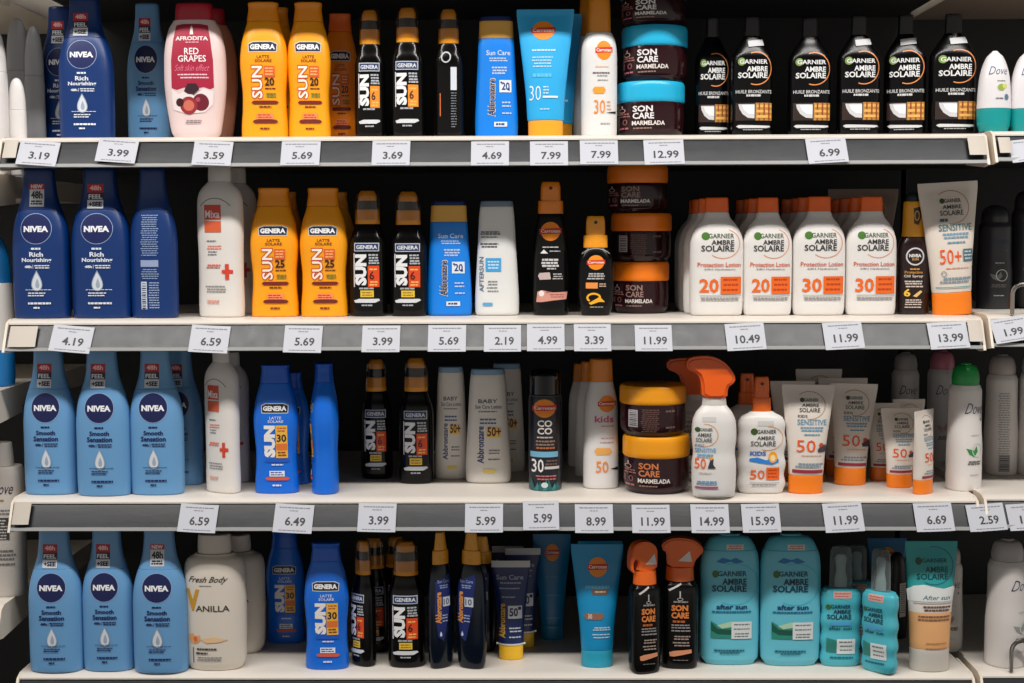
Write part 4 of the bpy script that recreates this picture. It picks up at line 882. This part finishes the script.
put(d_gen25, 312, 356, 192, 2, 'yellow sun milk bottle in shade behind the right SPF 25 bottle', yd=.14)
put(d_oil, 349.5, 387, 189, 2, 'black oil spray beside the yellow bottles, second row', yd=.05)
put(d_oil, 390, 427.5, 190, 2, 'black oil spray beside the blue bottle with gold band, second row', yd=.05)
put(d_abblue, 426.5, 472, 201, 2, 'blue lotion bottle with gold band, above the lower 5.69 tag', yd=.06)
put(d_abwhite, 475, 519, 201, 2, 'white after sun lotion bottle, above the 2.19 tag', yd=.06)
put(d_cspray, 532, 569.5, 182, 2, 'tall black tanning spray with orange pump', yd=.06)
put(d_cshort, 577, 614, 216, 2, 'short oval black tanning spray with orange pump', yd=.05)
list(stack([d_jarorange, d_jarorangeb, d_jarorange], [(612.5, 669, 262, 'lowest jar of the orange lidded stack'), (611, 671.5, 213, 'middle jar of the orange lidded stack, barcode in front'), (607, 668, 165, 'uppermost jar of the orange lidded stack')], 2, .09))
for j, (d, u0, u1, vt, a) in enumerate([(d_garn20, 689.5, 743, 197.5, 'left SPF 20'), (d_garn20, 742.5, 791.5, 197.5, 'right SPF 20'), (d_garn30, 792, 844.5, 196.5, 'left SPF 30'), (d_garn30, 845, 895.5, 196.5, 'right SPF 30')]):
    put(d, u0, u1, vt, 2, '%s white lotion bottle with orange cap, in the front' % a, yd=.045)
    f = at_y((u0+u1)/2, 250, .06).x
    for q, word in ((1, 'second'), (2, 'third'), (3, 'last')):
        ddy = .045+q*.050; o = put(d, u0, u1, vt, 2, 'white lotion bottle, %s in line behind the %s bottle' % (word, a), yd=.045)
        o.location.y += q*.050; o.location.x = f+R.uniform(-.003, .003) - q*.002
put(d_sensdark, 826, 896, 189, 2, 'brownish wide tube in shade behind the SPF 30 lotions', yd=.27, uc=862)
put(d_noil, 897, 929, 192, 2, 'brown oil spray bottle with yellow collar, beside the beige tube', yd=.06)
put(d_sens, 920.5, 980, 182, 2, 'beige SPF 50+ tube with orange cap, second row', yd=.045, uc=953, tilt=-3.2)
for u0, u1, vt, y, lab in [(977, 1011, 205, .14, 'grey deodorant can in deep shade, next bay, second row'), (1010, 1043, 190, .16, 'grey deodorant can cut by the right edge, second row')]:
    put(d_candark, u0, u1, vt, Z[2]+.003, lab, yd=y)

# third row
for u0, u1, vb, lab in [(25, 77, 494.4, 'leftmost light blue smooth lotion bottle of the third row'), (77.5, 131, 495.6, 'middle light blue smooth lotion bottle of the third row'), (131, 184, 494.6, 'light blue smooth lotion bottle nearest the white body milk, third row')]:
    put(d_smooth, u0, u1, 347, 3, lab, vb=vb)
put(d_smooth, 158, 203, 349, 3, 'light blue lotion bottle half hidden between bottles, third row', vb=485)
put(d_mixa, 203, 243, 347, 3, 'white body milk bottle with red label, third row', vb=492.5, yaw=-30)
put(d_mixa, 213, 250, 352, 3, 'white body milk bottle behind the other, third row', vb=482)
put(d_genblue, 254.5, 299, 364.5, 3, 'blue SPF 30 sun milk bottle facing front, third row', vb=493)
def sidelbl(): return genera(BLU, (12, 82, 200), '30', True)
put(d_genblue, 310, 340, 362.5, 3, 'blue sun milk bottle turned sideways, third row', vb=492, yaw=-82, w=False)
put(d_genblue, 268, 310, 372, 3, 'blue sun milk bottle in shade behind the SPF 30 one', vb=484)
put(d_oil, 361, 392.5, 357.5, 3, 'black oil spray beside the sideways blue bottle, third row', vb=478.5)
put(d_oil, 399, 434, 356, 3, 'black oil spray beside the baby lotions, third row', vb=483)
put(d_abbaby, 434.5, 468, 366.5, 3, 'left white baby sun lotion bottle', vb=479)
put(d_abbaby, 465.5, 511, 368.5, 3, 'front white baby sun lotion bottle, above the 5.99 tag', vb=482.5)
put(d_abbaby, 489, 525, 363, 3, 'white baby sun lotion bottle half hidden behind the front one', vb=471.5)
put(d_coco, 528.5, 562, 370, 3, 'dark coconut spray can with teal foot and smoky cap', vb=490)
put(d_kids, 583, 618.5, 358.5, 3, 'white kids SPF 50 mist bottle with orange cap, in front', vb=488)
for q, (u0, u1, vt, vb, w) in enumerate([(575, 609, 361, 476, 'second'), (568, 600, 363, 466, 'third')]): put(d_kids, u0, u1, vt, 3, 'white kids mist bottle, %s in line behind the front one' % w, vb=vb)
yj = at_z(656, 495.5, Z[3]).y
list(stack([d_jaramber, d_jaramberb], [(622.5, 689.5, 438, 'lower amber lidded jar beside the trigger sprayer'), (619.5, 686, 387, 'upper amber lidded jar beside the trigger sprayer')], 3, yj))
put(d_ktrig, 691.5, 736, 355, 3, 'white trigger spray bottle with orange head, in front', vb=497)
put(d_ktrig, 672, 716, 357, 3, 'white trigger spray bottle behind the front one', vb=480)
put(d_kpump, 736.5, 785.5, 376.5, 3, 'white SPF 50 pump spray with blue wave, in front', vb=493)
put(d_kpump, 724, 769, 373, 3, 'white pump spray behind the front one', vb=479)
put(d_senskid, 782, 834.5, 384.5, 3, 'front beige kids SPF 50 tube beside the pump spray', vb=493, uc=805.5, tilt=1.0)
put(d_senskid, 829, 877, 383.5, 3, 'beige kids SPF 50 tube above the 11.99 tag', vb=484.5, uc=850, tilt=1.5)
put(d_senskid, 770, 815, 381, 3, 'beige kids tube in shade behind the pump spray', vb=478, uc=792)
put(d_senskid, 796, 842, 369, 3, 'tall beige tube at the back behind the two kids tubes', vb=472, uc=818)
put(d_senskid, 816, 865, 378, 3, 'beige kids tube behind the one above the 11.99 tag', vb=476, uc=842)
put(d_senskid, 868, 902, 403, 3, 'small beige tube in the rear of the small ones', vb=480.5, uc=882)
put(d_senskid, 881.5, 920, 408, 3, 'small beige tube facing front', vb=487.5, uc=899.5)
put(d_senskid, 889, 921, 399, 3, 'small beige tube in shade at the back', vb=478, uc=908)
put(d_senskid, 909.5, 936, 410, 3, 'small beige tube turned sideways', vb=493.5, uc=923, yaw=48, w=False)
put(d_cangreen, 947, 981, 363, 3, 'white deodorant can with green dome cap', vb=490.5, yaw=22)
for u0, u1, vt, vb, d, lab in [(984.5, 1017, 354, 474.5, d_canback, 'grey capped deodorant can turned to its back, third row'), (1017.5, 1050, 352, 475, d_cangrey, 'grey capped deodorant can cut by the right edge, third row')]:
    put(d, u0, u1, vt, Z[3]+.003, lab, vb=vb)
for u0, u1, vt, vb, d, lab in [(890, 919, 352, 458, d_cangrey, 'grey deodorant can deep in shade behind the small tubes'), (926, 956, 350, 462, d_canpink, 'deodorant can with pinkish cap in shade behind the green capped one')]:
    put(d, u0, u1, vt, Z[3], lab, vb=vb)

# lowest row
for u0, u1, vb, lab, d in [(30, 83.5, 672.3, 'leftmost light blue smooth lotion bottle of the lowest row', d_smooth), (83.5, 134.5, 671.3, 'middle light blue smooth lotion bottle of the lowest row', d_smooth), (134, 188.5, 673, 'light blue smooth lotion bottle with NEW sticker beside the vanilla lotion', d_smoothnew)]:
    put(d, u0, u1, 527, 4, lab, vb=vb)
put(d_van, 185.5, 247, 533.5, 4, 'cream vanilla lotion bottle in front', vb=670.5)
put(d_van, 206, 265.5, 534, 4, 'cream vanilla lotion bottle behind the front one', vb=654)
put(d_genblue, 266.5, 305, 531, 4, 'dark blue sun milk bottle in shade at the back, lowest row', vb=643, tilt=0)
put(d_genblue, 305, 349, 542, 4, 'blue SPF 30 sun milk bottle in front, lowest row', vb=669.3, tilt=0)
put(d_oil, 350, 377.5, 539, 4, 'black oil spray turned aside, next to the blue bottle', vb=666.3, yaw=-40)
put(d_oil, 388, 425, 539.5, 4, 'black oil spray facing front, lowest row', vb=667)
for u0, u1, vt, vb, lab in [(358, 390, 536, 652, 'black oil spray in shade behind the turned one'), (381, 412, 535, 650, 'black oil spray in shade behind the front facing one')]: put(d_oil, u0, u1, vt, 4, lab, vb=vb)
put(d_abspray, 426.5, 455, 532, 4, 'dark blue tanning spray, label turned to the right', vb=668, yaw=38)
put(d_abspray, 456, 487.5, 532, 4, 'dark blue tanning spray, label turned to the left', vb=668.5, yaw=-22)
put(d_abspray, 468, 497, 536, 4, 'dark blue tanning spray in shade behind the others', vb=652)
put(d_navytube, 491.5, 529.5, 560.5, 4, 'front navy tube with yellow cap', vb=659, uc=511)
put(d_navytube, 506, 541, 548, 4, 'navy tube with yellow cap behind the front one', vb=647, uc=523)
put(d_navytube, 492, 523, 546, 4, 'navy tube in deep shade behind the front one', vb=641, uc=508)
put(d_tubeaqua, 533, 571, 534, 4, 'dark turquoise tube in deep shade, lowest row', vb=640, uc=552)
put(d_tubeblue, 570.5, 622.5, 544, 4, 'turquoise tube with orange sun disc, lowest row', vb=667, uc=597)
put(d_tubeblue, 577, 621, 541, 4, 'turquoise tube hidden behind the front turquoise one', vb=650, uc=600)
put(d_son1, 629, 660, 540, 4, 'left black trigger spray with orange head', vb=672.3, yaw=14)
put(d_son2, 661, 698, 536.5, 4, 'right black trigger spray with orange head, beside the teal bottles', vb=667.5, yaw=-4)
put(d_after, 699.5, 758.5, 533, 4, 'teal after sun bottle beside the black trigger sprays', vb=664.7)
put(d_after, 759.5, 819.5, 533, 4, 'teal after sun bottle beside the teal spray', vb=665.7)
put(d_afts, 819.5, 860.5, 546, 4, 'teal after sun spray facing front', vb=666)
put(d_afts, 861.5, 898.5, 548.5, 4, 'teal after sun spray turned to its ribbed side', vb=672.5, yaw=-40)
put(d_afts, 838, 874, 545, 4, 'teal after sun spray in shade behind the front ones', vb=648)
put(d_aftube, 904.5, 956.5, 541, 4, 'after sun tube with teal top, peach base and grey cap', vb=670.5, uc=929.5)
put(d_darkback, 884, 908, 552, 4, 'black bottle with pale label in shade behind the after sun sprays', vb=640, yaw=25)
put(d_cangrey, 934, 962, 545, 4, 'white bottle hidden behind the after sun tube', vb=652, cat='bottle')
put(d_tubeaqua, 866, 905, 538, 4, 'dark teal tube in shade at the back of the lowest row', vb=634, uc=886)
put(d_cangrey, 986, 1025.5, 538, Z[4]+.003, 'white deodorant can behind the lower wire fence', vb=667, yaw=34)

# left-hand bay
z1, z2, z3 = ZL[1], ZL[2], ZL[3]
put(d_plain, -28, 9, 22, z1, 'white bottle cut by the left edge, upper left', yd=.05)
put(d_plain, 9, 27.5, 78, z1, 'small white bottle at the upper left', yd=.06)
put(d_plaingrey, 8, 32, 18, z1, 'tall pale grey bottle behind the small white one, upper left', yd=.15)
put(d_plaingrey, 26, 46, 26, z1, 'grey bottle beside the dark blue lotion, upper left', yd=.14)
put(d_plainblue, -26, 14, 232, z2, 'white bottle with blue base at the left edge', yd=.06)
put(d_dovebox, -28, 25, 442, z3, 'pale shower gel bottle at the left edge', yd=.05)

# ------------------------------------------------------------------ light
def strip(name, x, y, z, sx, sy, p, col, aim=(0, .25, 1.2)):
    l = bpy.data.lights.new(name, 'AREA'); l.shape = 'RECTANGLE'; l.size = sx; l.size_y = sy; l.energy = p; l.color = col
    o = bpy.data.objects.new(name, l); COL.objects.link(o); o.location = (x, y, z)
    d = Vector(aim)-Vector((x, y, z)); d.x = 0; o.rotation_euler = d.to_track_quat('-Z', 'Y').to_euler()
strip('ceiling_strip_light', 0, -1.0, 2.75, 4.6, .10, LP, (1, .965, .92))
w = bpy.data.worlds.new('world'); scn.world = w; w.use_nodes = True
nt = w.node_tree; tc = nt.nodes.new('ShaderNodeTexCoord'); sx = nt.nodes.new('ShaderNodeSeparateXYZ'); mr = nt.nodes.new('ShaderNodeMapRange'); mu = nt.nodes.new('ShaderNodeMath')
# fill shaped for the unseen aisle: dimmed overhead to keep shelf floors dark
mr.inputs['From Min'].default_value = .05; mr.inputs['From Max'].default_value = .40; mr.inputs['To Min'].default_value = 1; mr.inputs['To Max'].default_value = .08
mr.interpolation_type = 'SMOOTHSTEP'; mu.operation = 'MULTIPLY'; mu.inputs[1].default_value = WS
nt.links.new(tc.outputs['Generated'], sx.inputs[0]); nt.links.new(sx.outputs['Z'], mr.inputs['Value']); nt.links.new(mr.outputs[0], mu.inputs[0])
bg = w.node_tree.nodes['Background']; nt.links.new(mu.outputs[0], bg.inputs[1]); bg.inputs[0].default_value = (1, .955, .90, 1)
vs = scn.view_settings; vs.view_transform = 'Standard'; vs.look = 'None'; vs.gamma = 1; vs.exposure = EXPO; vs.use_curve_mapping = False
scn.cycles.use_denoising = True
